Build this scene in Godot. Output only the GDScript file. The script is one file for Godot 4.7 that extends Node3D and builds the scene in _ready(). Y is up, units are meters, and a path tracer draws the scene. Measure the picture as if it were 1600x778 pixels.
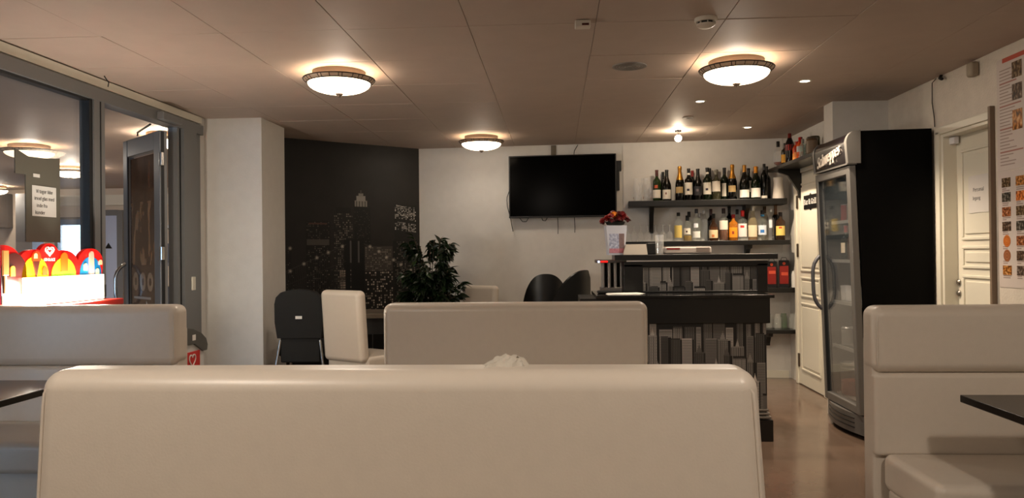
extends Node3D
# A small dim bar with cream booths, seen from one of the booths. Axes: -z runs into the room, metres.

const ORD := ["first", "second", "third", "fourth", "fifth", "sixth", "seventh"]
const H := 2.30                      # ceiling height
const XL := -2.73                    # glazed shop front
const XR := 2.41                     # wall with the menus
const MUR0 := Vector3(-2.80, 0, -6.548)
const MUR1 := Vector3(-1.385, 0, -7.705)
const BW0 := Vector3(-1.39, 0, -7.71)
const BW1 := Vector3(2.26, 0, -7.44)

var counts := {}
var mats := {}
var rng := RandomNumberGenerator.new()
var bw_dir := (BW1 - BW0).normalized()
var bw_nrm := Vector3(-bw_dir.z, 0, bw_dir.x)
var bw_yaw := -atan2(bw_dir.z, bw_dir.x)


# ---------------------------------------------------------------- mesh builder
class MB:
	var V := PackedVector3Array()
	var N := PackedVector3Array()
	var U := PackedVector2Array()
	var T := Transform3D.IDENTITY

	func at(p: Vector3, yaw := 0.0) -> MB:
		T = Transform3D(Basis(Vector3.UP, yaw), p)
		return self

	func xf(t: Transform3D) -> MB:
		T = t
		return self

	func tri(a: Vector3, b: Vector3, c: Vector3, na: Vector3, nb: Vector3, nc: Vector3, ua := Vector2(0, 1), ub := Vector2(1, 1), uc := Vector2(1, 0)) -> void:
		var A := T * a
		var B := T * b
		var C := T * c
		var x := (T.basis * na).normalized()
		var y := (T.basis * nb).normalized()
		var z := (T.basis * nc).normalized()
		if (B - A).cross(C - A).dot(x + y + z) > 0.0:
			V.append_array([A, C, B])
			N.append_array([x, z, y])
			U.append_array([ua, uc, ub])
		else:
			V.append_array([A, B, C])
			N.append_array([x, y, z])
			U.append_array([ua, ub, uc])

	func quad(a: Vector3, b: Vector3, c: Vector3, d: Vector3) -> void:
		var n := (b - a).cross(c - a).normalized()
		if n == Vector3.ZERO:
			n = (c - a).cross(d - a).normalized()
		tri(a, b, c, n, n, n)
		tri(a, c, d, n, n, n, Vector2(0, 1), Vector2(1, 0), Vector2(0, 0))

	func squad(p: Array, n: Array) -> void:
		tri(p[0], p[1], p[2], n[0], n[1], n[2])
		tri(p[0], p[2], p[3], n[0], n[2], n[3], Vector2(0, 1), Vector2(1, 0), Vector2(0, 0))

	func box(c: Vector3, s: Vector3) -> MB:
		var h := s / 2
		var p := func(x, y, z): return c + Vector3(h.x * x, h.y * y, h.z * z)
		quad(p.call(-1, -1, 1), p.call(1, -1, 1), p.call(1, 1, 1), p.call(-1, 1, 1))
		quad(p.call(1, -1, -1), p.call(-1, -1, -1), p.call(-1, 1, -1), p.call(1, 1, -1))
		quad(p.call(1, -1, 1), p.call(1, -1, -1), p.call(1, 1, -1), p.call(1, 1, 1))
		quad(p.call(-1, -1, -1), p.call(-1, -1, 1), p.call(-1, 1, 1), p.call(-1, 1, -1))
		quad(p.call(-1, 1, 1), p.call(1, 1, 1), p.call(1, 1, -1), p.call(-1, 1, -1))
		quad(p.call(-1, -1, -1), p.call(1, -1, -1), p.call(1, -1, 1), p.call(-1, -1, 1))
		return self

	# rounded box; grid adds inner rows, bulge swells the +z face
	func rbox(c: Vector3, s: Vector3, r: float, k := 2, grid := 0, bulge := 0.0) -> MB:
		var h := s / 2
		var hi := h - Vector3(r, r, r)
		var marks := func(e: float) -> Array:
			var out := []
			for i in k + 1:
				out.append(-e + r * (1.0 - cos(PI / 2 * i / k)) if true else 0.0)
			for i in grid:
				out.append(lerpf(-e + r, e - r, (i + 1.0) / (grid + 1)))
			for i in k + 1:
				out.append(e - r * (1.0 - cos(PI / 2 * (k - i) / k)))
			return out
		for ax in 3:
			var u := (ax + 1) % 3
			var v := (ax + 2) % 3
			var mu: Array = marks.call(h[u])
			var mv: Array = marks.call(h[v])
			for sgn in [-1.0, 1.0]:
				for i in mu.size() - 1:
					for j in mv.size() - 1:
						var P := []
						var Q := []
						for ij in [[i, j], [i + 1, j], [i + 1, j + 1], [i, j + 1]]:
							var p := Vector3.ZERO
							p[ax] = sgn * h[ax]
							p[u] = mu[ij[0]]
							p[v] = mv[ij[1]]
							var inner := p.clamp(-hi, hi)
							var n := (p - inner).normalized()
							p = inner + n * r
							if bulge != 0.0 and p.z > 0.0:
								var a := p.x / h.x
								var b := p.y / h.y
								var w := p.z / h.z
								p.z += bulge * w * (1.0 - a ** 4) * (1.0 - b ** 4)
								n.x += bulge * 4.0 * a ** 3 / h.x * (1.0 - b ** 4) * maxf(n.z, 0.0)
								n.y += bulge * 4.0 * b ** 3 / h.y * (1.0 - a ** 4) * maxf(n.z, 0.0)
								n = n.normalized()
							P.append(c + p)
							Q.append(n)
						squad(P, Q)
		return self

	# profile of (radius, y); outside walked upwards
	func lathe(prof: Array, segs := 20, a0 := 0.0, a1 := TAU, sz := 1.0) -> MB:
		var nn := []
		for i in prof.size() - 1:
			var d: Vector2 = prof[i + 1] - prof[i]
			nn.append(Vector2(d.y, -d.x).normalized())
		for i in prof.size() - 1:
			if prof[i].distance_squared_to(prof[i + 1]) < 1e-12:
				continue
			var n0: Vector2 = nn[i]
			var n1: Vector2 = nn[i]
			if i > 0 and nn[i - 1].dot(nn[i]) > 0.76:
				n0 = (nn[i - 1] + nn[i]).normalized()
			if i < nn.size() - 1 and nn[i + 1].dot(nn[i]) > 0.76:
				n1 = (nn[i + 1] + nn[i]).normalized()
			for j in segs:
				var t0 := lerpf(a0, a1, float(j) / segs)
				var t1 := lerpf(a0, a1, float(j + 1) / segs)
				var f := func(q: Vector2, t: float): return Vector3(q.x * sin(t), q.y, q.x * cos(t) * sz)
				var g := func(q: Vector2, t: float): return Vector3(q.x * sin(t), q.y, q.x * cos(t) / sz).normalized()
				var P := [f.call(prof[i], t0), f.call(prof[i], t1), f.call(prof[i + 1], t1), f.call(prof[i + 1], t0)]
				var Q := [g.call(n0, t0), g.call(n0, t1), g.call(n1, t1), g.call(n1, t0)]
				if prof[i].x < 1e-6:
					tri(P[0], P[2], P[3], Q[0], Q[2], Q[3], Vector2(float(j) / segs, 1), Vector2(float(j + 1) / segs, 0), Vector2(float(j) / segs, 0))
				elif prof[i + 1].x < 1e-6:
					tri(P[0], P[1], P[2], Q[0], Q[1], Q[2])
				else:
					squad(P, Q)
		return self

	func cyl(c: Vector3, r: float, h: float, segs := 16) -> MB:
		var t := T
		T = T * Transform3D(Basis.IDENTITY, c)
		lathe([Vector2(0, 0), Vector2(r, 0), Vector2(r, h), Vector2(0, h)], segs)
		T = t
		return self

	func tube(pts: Array, r: float, segs := 8) -> MB:
		var up := Vector3.UP
		var rings := []
		for i in pts.size():
			var d: Vector3 = (pts[mini(i + 1, pts.size() - 1)] - pts[maxi(i - 1, 0)]).normalized()
			if absf(up.dot(d)) > 0.95:
				up = Vector3.RIGHT if absf(d.x) < 0.9 else Vector3.BACK
			var s := d.cross(up).normalized()
			up = s.cross(d).normalized()
			var ring := []
			for j in segs:
				var a := TAU * j / segs
				ring.append(s * cos(a) + up * sin(a))
			rings.append(ring)
		for i in pts.size() - 1:
			for j in segs:
				var k := (j + 1) % segs
				squad([pts[i] + rings[i][j] * r, pts[i] + rings[i][k] * r, pts[i + 1] + rings[i + 1][k] * r, pts[i + 1] + rings[i + 1][j] * r], [rings[i][j], rings[i][k], rings[i + 1][k], rings[i + 1][j]])
		for e in [0, pts.size() - 1]:
			var n: Vector3 = (pts[e] - pts[1 if e == 0 else e - 1]).normalized()
			for j in segs:
				tri(pts[e], pts[e] + rings[e][j] * r, pts[e] + rings[e][(j + 1) % segs] * r, n, n, n)
		return self

	# outline in x,y pushed from z0 to z1
	func prism(poly: PackedVector2Array, z0: float, z1: float) -> MB:
		if Geometry2D.is_polygon_clockwise(poly):
			poly.reverse()
		var idx := Geometry2D.triangulate_polygon(poly)
		var lo := poly[0]
		var hi := poly[0]
		for p in poly:
			lo = lo.min(p)
			hi = hi.max(p)
		var uv := func(p: Vector2): return Vector2((p.x - lo.x) / (hi.x - lo.x), (hi.y - p.y) / (hi.y - lo.y))
		for i in range(0, idx.size(), 3):
			var a := poly[idx[i]]
			var b := poly[idx[i + 1]]
			var c := poly[idx[i + 2]]
			for z in [z0, z1]:
				var n := Vector3(0, 0, 1 if (z == maxf(z0, z1)) else -1)
				tri(Vector3(a.x, a.y, z), Vector3(b.x, b.y, z), Vector3(c.x, c.y, z), n, n, n, uv.call(a), uv.call(b), uv.call(c))
		var m := poly.size()
		for i in m:
			var a := poly[i]
			var b := poly[(i + 1) % m]
			var z := poly[(i + m - 1) % m]
			var y := poly[(i + 2) % m]
			var n := Vector2(b.y - a.y, a.x - b.x).normalized()
			var np := Vector2(a.y - z.y, z.x - a.x).normalized()
			var nx := Vector2(y.y - b.y, b.x - y.x).normalized()
			var n0 := (n + np).normalized() if n.dot(np) > 0.8 else n
			var n1 := (n + nx).normalized() if n.dot(nx) > 0.8 else n
			squad([Vector3(a.x, a.y, z0), Vector3(b.x, b.y, z0), Vector3(b.x, b.y, z1), Vector3(a.x, a.y, z1)], [Vector3(n0.x, n0.y, 0), Vector3(n1.x, n1.y, 0), Vector3(n1.x, n1.y, 0), Vector3(n0.x, n0.y, 0)])
		return self

	func mesh() -> ArrayMesh:
		var a := []
		a.resize(Mesh.ARRAY_MAX)
		a[Mesh.ARRAY_VERTEX] = V
		a[Mesh.ARRAY_NORMAL] = N
		a[Mesh.ARRAY_TEX_UV] = U
		var m := ArrayMesh.new()
		m.add_surface_from_arrays(Mesh.PRIMITIVE_TRIANGLES, a)
		return m


func mb(p := Vector3.ZERO, yaw := 0.0) -> MB:
	return MB.new().at(p, yaw)


# ---------------------------------------------------------------- nodes
func numbered(called: String) -> String:
	var n: int = counts.get(called, 0)
	counts[called] = n + 1
	return called if n == 0 else "%s_%03d" % [called, n]


func tag(o: Node, label: String, category: String, group := "") -> Node:
	o.set_meta("label", label)
	o.set_meta("category", category)
	if group:
		o.set_meta("group", group)
	return o


func thing(called: String, label: String, category: String, at := Vector3.ZERO, turn := 0.0, group := "") -> Node3D:
	var o := Node3D.new()
	o.name = numbered(called)
	add_child(o)
	o.position = at
	o.rotation.y = turn
	tag(o, label, category, group)
	return o


func part(called: String, b: MB, m: Material, parent: Node, label := "") -> MeshInstance3D:
	return mpart(called, b.mesh(), m, parent, label)


func mpart(called: String, mesh: Mesh, m: Material, parent: Node, label := "") -> MeshInstance3D:
	var o := MeshInstance3D.new()
	o.name = called
	o.mesh = mesh
	o.material_override = m
	o.cast_shadow = GeometryInstance3D.SHADOW_CASTING_SETTING_ON
	parent.add_child(o, true)
	if label:
		o.set_meta("label", label)
	return o


func solo(called: String, b: MB, m: Material, label: String, category: String, at := Vector3.ZERO, turn := 0.0, group := "") -> MeshInstance3D:
	var o := mpart(numbered(called), b.mesh(), m, self)
	o.position = at
	o.rotation.y = turn
	tag(o, label, category, group)
	return o


func struct(called: String, b: MB, m: Material) -> MeshInstance3D:
	var o := mpart(called, b.mesh(), m, self)
	o.set_meta("kind", "structure")
	return o


func frame(called: String) -> Node3D:
	var o := Node3D.new()
	o.name = called
	add_child(o)
	o.set_meta("kind", "structure")
	return o


func text(called: String, words: String, size: float, m: Material, parent: Node, t: Transform3D, font := "Droid Sans", depth := 0.0015) -> MeshInstance3D:
	var f := SystemFont.new()
	f.font_names = PackedStringArray([font])
	var tm := TextMesh.new()
	tm.font = f
	tm.text = words
	tm.font_size = 32
	tm.pixel_size = size / 24.0
	tm.depth = depth
	tm.curve_step = 2.0
	var o := mpart(called, tm, m, parent)
	o.transform = t
	return o


# ---------------------------------------------------------------- materials
func mat(col: Color, rough := 0.6, metal := 0.0, key := "") -> StandardMaterial3D:
	var id := "%s|%s|%s|%s" % [col.to_html(), rough, metal, key]
	if not mats.has(id):
		var m := StandardMaterial3D.new()
		m.albedo_color = col
		m.roughness = rough
		m.metallic = metal
		mats[id] = m
	return mats[id]


func glow(col: Color, e: float) -> StandardMaterial3D:
	var id := "glow%s%s" % [col.to_html(), e]
	if not mats.has(id):
		var m := StandardMaterial3D.new()
		m.albedo_color = col
		m.roughness = 0.3
		m.emission_enabled = true
		m.emission = col
		m.emission_energy_multiplier = e
		mats[id] = m
	return mats[id]


func glass(col := Color(1, 1, 1), a := 0.05) -> StandardMaterial3D:
	var id := "glass%s%s" % [col.to_html(), a]
	if not mats.has(id):
		var m := StandardMaterial3D.new()
		m.albedo_color = Color(col.r, col.g, col.b, a)
		m.roughness = 0.04
		m.transparency = BaseMaterial3D.TRANSPARENCY_ALPHA
		mats[id] = m
	return mats[id]


func noise_tex(freq: float, seed_: int, octaves := 3, size := 256, lo := Color.BLACK, hi := Color.WHITE, kind := FastNoiseLite.TYPE_SIMPLEX_SMOOTH) -> NoiseTexture2D:
	var n := FastNoiseLite.new()
	n.noise_type = kind
	n.seed = seed_
	n.frequency = freq
	n.fractal_octaves = octaves
	var t := NoiseTexture2D.new()
	t.width = size
	t.height = size
	t.seamless = true
	t.noise = n
	var g := Gradient.new()
	g.set_color(0, lo)
	g.set_color(1, hi)
	t.color_ramp = g
	return t


# a material with a grain of its own: colour mottling and relief (centimetres), repeated every `metres`
func grained(col: Color, rough: float, freq: float, metres: float, relief: float, mottle := 0.06, seed_ := 1) -> StandardMaterial3D:
	var m := StandardMaterial3D.new()
	m.albedo_color = col
	m.roughness = rough
	m.albedo_texture = noise_tex(0.012, seed_ + 7, 4, 256, Color(1 - mottle, 1 - mottle, 1 - mottle), Color.WHITE)
	if relief > 0.0:
		m.heightmap_enabled = true
		m.heightmap_scale = relief
		m.heightmap_texture = noise_tex(freq, seed_)
	m.uv1_triplanar = true
	m.uv1_world_triplanar = true
	m.uv1_scale = Vector3.ONE / metres
	return m


func printed(im: Image, rough := 0.5) -> StandardMaterial3D:
	var m := StandardMaterial3D.new()
	m.albedo_texture = ImageTexture.create_from_image(im)
	m.roughness = rough
	return m


var wall_m: StandardMaterial3D
var ceil_m: StandardMaterial3D
var leather: StandardMaterial3D
var white_paint: StandardMaterial3D
var black: StandardMaterial3D
var alu: StandardMaterial3D
var alu_dark: StandardMaterial3D
var chrome: StandardMaterial3D
var clear: StandardMaterial3D
var paper: StandardMaterial3D
const WARM := Color(1.0, 0.945, 0.88)


func _ready() -> void:
	rng.seed = 7
	# ---- camera, sky, exposure
	var cam := Camera3D.new()
	cam.name = "camera"
	add_child(cam)
	cam.position = Vector3(0, 1.22, 0)
	cam.rotation_degrees = Vector3(0.32, 3.27, -0.6)
	cam.fov = 36.21
	cam.near = 0.05
	cam.far = 60.0
	cam.current = true
	var env := Environment.new()
	env.background_mode = Environment.BG_COLOR
	env.background_color = Color(0.72, 0.86, 1.0)
	env.background_energy_multiplier = 4.5
	env.tonemap_mode = Environment.TONE_MAPPER_LINEAR
	env.tonemap_exposure = 1.18
	env.sdfgi_enabled = true
	env.ssao_enabled = true
	env.ssil_enabled = true
	var we := WorldEnvironment.new()
	we.name = "environment"
	we.environment = env
	add_child(we)

	wall_m = grained(Color(0.84, 0.825, 0.80), 0.6, 0.11, 0.5, 0.04, 0.03, 3)
	ceil_m = grained(Color(0.72, 0.655, 0.605), 0.62, 0.02, 0.8, 0.03, 0.03, 5)
	ceil_m.metallic_specular = 0.35
	leather = grained(Color(0.87, 0.825, 0.77), 0.36, 0.09, 0.16, 0.012, 0.015, 9)
	white_paint = mat(Color(0.87, 0.85, 0.79), 0.35)
	black = mat(Color(0.05, 0.047, 0.045), 0.45)
	mat(Color(0.010, 0.010, 0.011), 0.5).metallic_specular = 0.2
	mat(Color(0.012, 0.011, 0.011), 0.16).metallic_specular = 0.14
	alu = mat(Color(0.46, 0.46, 0.46), 0.42, 0.1)
	alu_dark = mat(Color(0.05, 0.055, 0.065), 0.5)
	chrome = mat(Color(0.8, 0.8, 0.8), 0.15, 1.0)
	clear = glass(Color(1, 1, 1), 0.09)
	paper = mat(Color(0.90, 0.89, 0.87), 0.7)

	shell()
	storefront()
	foyer()
	lamps()
	booths()
	freezer()
	lounge()
	bar()
	back_wall()
	corner_shelf()
	fridge()
	right_wall()
	ceiling_bits()


func bwp(s: float, y: float, off := 0.0) -> Vector3:
	return BW0 + bw_dir * s + bw_nrm * off + Vector3(0, y, 0)


# slab of wall between two floor points, thickness away from the room (left of a->b is outside when nrm points in)
func slab(b: MB, a: Vector3, c: Vector3, y0: float, y1: float, th: float) -> void:
	var d := c - a
	var yaw := -atan2(d.z, d.x)
	b.at((a + c) / 2, yaw)
	b.box(Vector3(0, (y0 + y1) / 2, -th / 2), Vector3(d.length(), y1 - y0, th))
	b.at(Vector3.ZERO)


# ---------------------------------------------------------------- the room
func shell() -> void:
	var fl := grained(Color(0.43, 0.355, 0.305), 0.22, 0.02, 1.3, 0.01, 0.10, 21)
	fl.roughness_texture = noise_tex(0.03, 77, 4, 256, Color(0.6, 0.6, 0.6), Color.WHITE)
	fl.roughness = 0.2
	struct("floor", mb().box(Vector3(-3.3, -0.06, -4.3), Vector3(13.4, 0.12, 15.6)), fl)
	var cl := struct("ceiling", mb().box(Vector3(-3.3, H + 0.076, -4.3), Vector3(13.4, 0.14, 15.6)), ceil_m)
	# suspended tiles: chamfered panels under the slab
	var tile_meshes := []
	for w in [0.5985, 0.4085, 0.5265]:
		var b := mb()
		var h: float = w / 2
		var d := 0.29925
		var c := 0.002
		var top := 0.012
		b.quad(Vector3(-h + c, 0, -d + c), Vector3(h - c, 0, -d + c), Vector3(h - c, 0, d - c), Vector3(-h + c, 0, d - c))
		b.quad(Vector3(-h, c, d), Vector3(-h + c, 0, d - c), Vector3(h - c, 0, d - c), Vector3(h, c, d))
		b.quad(Vector3(h, c, -d), Vector3(h - c, 0, -d + c), Vector3(-h + c, 0, -d + c), Vector3(-h, c, -d))
		b.quad(Vector3(h, c, d), Vector3(h - c, 0, d - c), Vector3(h - c, 0, -d + c), Vector3(h, c, -d))
		b.quad(Vector3(-h, c, -d), Vector3(-h + c, 0, -d + c), Vector3(-h + c, 0, d - c), Vector3(-h, c, d))
		for q in [[Vector3(-h, c, d), Vector3(h, c, d)], [Vector3(h, c, d), Vector3(h, c, -d)], [Vector3(h, c, -d), Vector3(-h, c, -d)], [Vector3(-h, c, -d), Vector3(-h, c, d)]]:
			b.quad(q[0], q[1], q[1] + Vector3(0, top, 0), q[0] + Vector3(0, top, 0))
		tile_meshes.append(b.mesh())
	for j in range(-2, 14):
		var z := -(3.58 - 0.3 - 6 * 0.6 + (j + 1) * 0.6)
		for i in 9:
			var x := -2.5 + i * 0.6
			var m: Mesh = tile_meshes[0]
			if i == 0:
				x = -2.4625
				m = tile_meshes[2]
			elif i == 8:
				x = 2.2035
				m = tile_meshes[1]
			var p := Vector3(x, 0, z)
			if z < -7.55 or (p - MUR0).dot(Vector3((MUR1 - MUR0).z, 0, -(MUR1 - MUR0).x)) > 0.55:
				continue
			var o := mpart("ceiling_tile", m, ceil_m, cl)
			o.position = Vector3(x, H - 0.004, z)
			o.rotation = Vector3(rng.randfn(0, 0.0022), 0, rng.randfn(0, 0.0022))
	# walls
	var wb := mb()
	slab(wb, BW0 - bw_dir * 0.05, BW1 + bw_dir * 0.2, 0, H + 0.02, 0.12)
	struct("wall_back", wb, wall_m)
	var wm := mb()
	slab(wm, MUR0, MUR1, 0, H + 0.02, 0.12)
	struct("wall_mural", wm, wall_m)
	# the wall on the bar-door side with its pilaster
	struct("wall_bar_door", mb().box(Vector3(2.30, H / 2, -6.65), Vector3(0.12, H + 0.02, 1.75)), wall_m)
	struct("wall_pilaster", mb().box(Vector3(2.27, H / 2, -5.73), Vector3(0.508, H + 0.02, 0.18)), wall_m)
	var textured := grained(Color(0.85, 0.815, 0.765), 0.55, 0.06, 0.35, 0.12, 0.04, 31)
	var r := mb()
	r.box(Vector3(XR + 0.07, H / 2, -0.665), Vector3(0.14, H + 0.02, 7.33))
	r.box(Vector3(XR + 0.07, (1.93 + H) / 2 + 0.005, -4.605), Vector3(0.14, H - 1.92, 0.55))
	r.box(Vector3(XR + 0.07, H / 2, -5.27), Vector3(0.14, H + 0.02, 0.78))
	struct("wall_right", r, textured)
	struct("wall_behind", mb().box(Vector3(-0.16, H / 2, 3.06), Vector3(5.4, H + 0.02, 0.12)), wall_m)
	var l := mb()
	l.box(Vector3(XL - 0.06, H / 2, 0.75), Vector3(0.12, H + 0.02, 4.5))
	l.box(Vector3(XL - 0.06, 2.262, -3.61), Vector3(0.12, 0.075, 4.22))
	l.box(Vector3(XL - 0.06, H / 2, -6.11), Vector3(0.12, H + 0.02, 0.80))
	struct("wall_left", l, wall_m)
	struct("wall_pillar", mb().box(Vector3(-2.5025, H / 2, -6.05), Vector3(0.455, H + 0.02, 0.50)), wall_m)
	# cornice strip and skirting
	struct("trim_1", mb().box(Vector3(XL + 0.012, 2.262, -3.61), Vector3(0.024, 0.05, 4.2)), white_paint)
	var sk := mb()
	slab(sk, bwp(0.02, 0, 0.012), bwp(3.62, 0, 0.012), 0, 0.07, 0.012)
	struct("baseboard_back", sk, white_paint)
	struct("baseboard_right", mb().box(Vector3(XR - 0.006, 0.035, -0.6), Vector3(0.012, 0.07, 7.1)), white_paint)
	struct("baseboard_pillar", mb().box(Vector3(-2.2695, 0.035, -6.05), Vector3(0.011, 0.07, 0.5)), white_paint)
	# joint cover strips between the boards of the back wall
	var st := mb()
	for s in [[2.074, 0.012], [3.58, 0.01]]:
		st.at(bwp(s[0], 0, 0), bw_yaw)
		st.box(Vector3(0, 1.19, 0.003), Vector3(s[1], 2.2, 0.006))
	struct("trim_2", st, wall_m)
	# night skyline mural
	var mural_m := printed(mural_image(), 0.45)
	mural_m.metallic_specular = 0.38
	var d := (MUR1 - MUR0).normalized()
	var o := solo("photo_mural", mb().box(Vector3(0, H / 2, 0.0015), Vector3(1.63, H - 0.002, 0.003)), mural_m, "dark night skyline photo mural covering the slanted wall behind the ficus", "mural", MUR0 + d * 1.012, -atan2(d.z, d.x))
	o.position += Vector3(-d.z, 0, d.x) * 0.0005


func mural_image() -> Image:
	var w := 652
	var h := 920
	var im := Image.create(w, h, false, Image.FORMAT_RGB8)
	var r := RandomNumberGenerator.new()
	r.seed = 11
	var n := FastNoiseLite.new()
	n.seed = 4
	n.frequency = 0.01
	for y in h:
		for x in w:
			var v := 0.098 + 0.015 * n.get_noise_2d(x, y) + r.randf() * 0.012
			im.set_pixel(x, y, Color(v * 1.08, v * 0.97, v * 0.88))
	# a block of a building with lit windows: x, top, width, body tone, window tone, share lit, cell
	var block := func(x: int, y: int, bw: int, tone: float, lit: float, share: float, cell: int) -> void:
		im.fill_rect(Rect2i(x, y, bw, h - y), Color(tone * 1.06, tone * 0.98, tone * 0.9))
		var yy := y + 4
		while yy < h:
			var xx := x + 3
			while xx < x + bw - cell:
				if r.randf() < share:
					var q := minf(0.8, lit * 1.7 * r.randf_range(0.45, 1.0))
					im.fill_rect(Rect2i(xx, yy, cell - 2, cell - 2), Color(q * 1.05, q * 0.97, q * 0.88))
				xx += cell
			yy += cell + 1
	for i in 30:
		block.call(r.randi_range(-10, w - 30), r.randi_range(395, 500), r.randi_range(24, 60), r.randf_range(0.07, 0.13), 0.24, 0.28, 5)
	block.call(173, 303, 95, 0.065, 0.24, 0.30, 6)
	im.fill_rect(Rect2i(184, 310, 72, 6), Color(0.30, 0.19, 0.15))
	im.fill_rect(Rect2i(176, 372, 88, 22), Color(0.27, 0.25, 0.23))
	block.call(281, 269, 82, 0.09, 0.27, 0.50, 7)
	im.fill_rect(Rect2i(292, 250, 60, 22), Color(0.07, 0.06, 0.055))
	block.call(365, 243, 70, 0.065, 0.20, 0.22, 5)
	# lit crown of the tall tower
	im.fill_rect(Rect2i(369, 221, 52, 24), Color(0.50, 0.48, 0.45))
	im.fill_rect(Rect2i(376, 203, 38, 20), Color(0.55, 0.53, 0.50))
	im.fill_rect(Rect2i(385, 193, 20, 12), Color(0.50, 0.48, 0.45))
	im.fill_rect(Rect2i(393, 181, 4, 14), Color(0.32, 0.30, 0.28))
	for i in 4:
		im.fill_rect(Rect2i(375 + i * 12, 224, 3, 22), Color(0.18, 0.17, 0.15))
	# the bright tower at the edge, two bands of windows
	im.fill_rect(Rect2i(539, 232, 100, 300), Color(0.085, 0.08, 0.072))
	for band in [[234, 284], [300, 332]]:
		for y in range(band[0], band[1], 7):
			for x in range(541, 634, 6):
				if r.randf() < 0.66:
					var q := r.randf_range(0.38, 0.72)
					im.fill_rect(Rect2i(x, y + r.randi_range(-1, 1) + (x - 541) / 9, 5, 5), Color(q, q * 0.97, q * 0.93))
	block.call(531, 376, 121, 0.05, 0.26, 0.32, 7)
	block.call(409, 399, 120, 0.20, 0.27, 0.55, 7)
	block.call(408, 496, 130, 0.08, 0.40, 0.46, 8)
	# dark bridge piers and the slits of light
	for p in [[322, 26], [354, 52]]:
		im.fill_rect(Rect2i(p[0], 372, p[1], h - 372), Color(0.045, 0.042, 0.04))
	for p in [347, 380]:
		im.fill_rect(Rect2i(p, 378, 7, 84), Color(0.30, 0.29, 0.28))
	for y in range(490, 640, 9):
		im.fill_rect(Rect2i(306, y, 22, 7), Color.from_hsv(0.08, 0.2, r.randf_range(0.25, 0.55)))
	# cable lights of the bridge
	var line := func(a: Vector2, b: Vector2, v: float) -> void:
		for i in 300:
			var p := a.lerp(b, i / 299.0)
			if p.x > 1 and p.x < w - 2 and p.y < h - 2:
				im.fill_rect(Rect2i(int(p.x), int(p.y), 2, 2), Color(v, v * 0.96, v * 0.88))
	line.call(Vector2(0, 530), Vector2(330, 392), 0.24)
	line.call(Vector2(0, 575), Vector2(330, 455), 0.18)
	line.call(Vector2(405, 388), Vector2(652, 520), 0.22)
	for i in 40:
		line.call(Vector2(10 + i * 8, 525 - i * 3.4), Vector2(40 + i * 7, 640), 0.15)
	for p in [Vector2(45, 513), Vector2(112, 489), Vector2(164, 463), Vector2(214, 441), Vector2(259, 421), Vector2(316, 398), Vector2(112, 405), Vector2(66, 424), Vector2(431, 399), Vector2(469, 419), Vector2(502, 442), Vector2(533, 453), Vector2(565, 472), Vector2(610, 495)]:
		for y in range(-10, 11):
			for x in range(-10, 11):
				var k := clampf(1.0 - Vector2(x, y).length() / 10.0, 0, 1)
				var q := Vector2i(int(p.x) + x, int(p.y) + y)
				if k > 0 and q.x >= 0 and q.x < w:
					im.set_pixelv(q, im.get_pixelv(q).lerp(Color(0.72, 0.68, 0.62), k))
	im.fill_rect(Rect2i(0, 660, w, h - 660), Color(0.06, 0.056, 0.05))
	return im


func city_image() -> Image:
	var w := 640
	var h := 384
	var im := Image.create(w, h, false, Image.FORMAT_RGB8)
	im.fill(Color(0.03, 0.03, 0.03))
	var r := RandomNumberGenerator.new()
	r.seed = 5
	for row in 4:
		var x := -20
		while x < w:
			var bw := r.randi_range(18, 54)
			var top := row * 95 + r.randi_range(-45, 40)
			var v := r.randf_range(0.26, 0.68)
			var body := Color(v, v * 0.96, v * 0.92)
			im.fill_rect(Rect2i(x, top, bw, h), body)
			var kind := r.randi() % 4
			if kind == 0:      # stepped crown
				for k in 4:
					im.fill_rect(Rect2i(x + bw / 2 - 10 + k * 3, top - 9 * (k + 1), 20 - k * 6, 10), body * 1.12)
			elif kind == 1:    # spire
				for k in 34:
					var ww := maxi(2, 16 - k / 2)
					im.fill_rect(Rect2i(x + bw / 2 - ww / 2, top - k, ww, 1), body * 1.2)
			elif kind == 2:    # dark roof
				im.fill_rect(Rect2i(x, top, bw, r.randi_range(4, 16)), Color(0.05, 0.05, 0.05))
			if kind == 3:      # banded facade
				for y in range(top + 8, h, 7):
					im.fill_rect(Rect2i(x + 2, y, bw - 4, 3), body * 0.55)
			else:
				var step := r.randi_range(5, 9)
				for xx in range(x + 3, x + bw - 3, step):
					im.fill_rect(Rect2i(xx, top + 6, 2 + r.randi() % 2, h), body * r.randf_range(0.3, 0.6))
				for y in range(top + 10, h, r.randi_range(9, 15)):
					im.fill_rect(Rect2i(x, y, bw, 2), body * 0.8)
			# the dark side of the block
			im.fill_rect(Rect2i(x + bw, top + 6, r.randi_range(5, 14), h), Color(0.04, 0.04, 0.04))
			x += bw + r.randi_range(4, 16)
	return im


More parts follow.
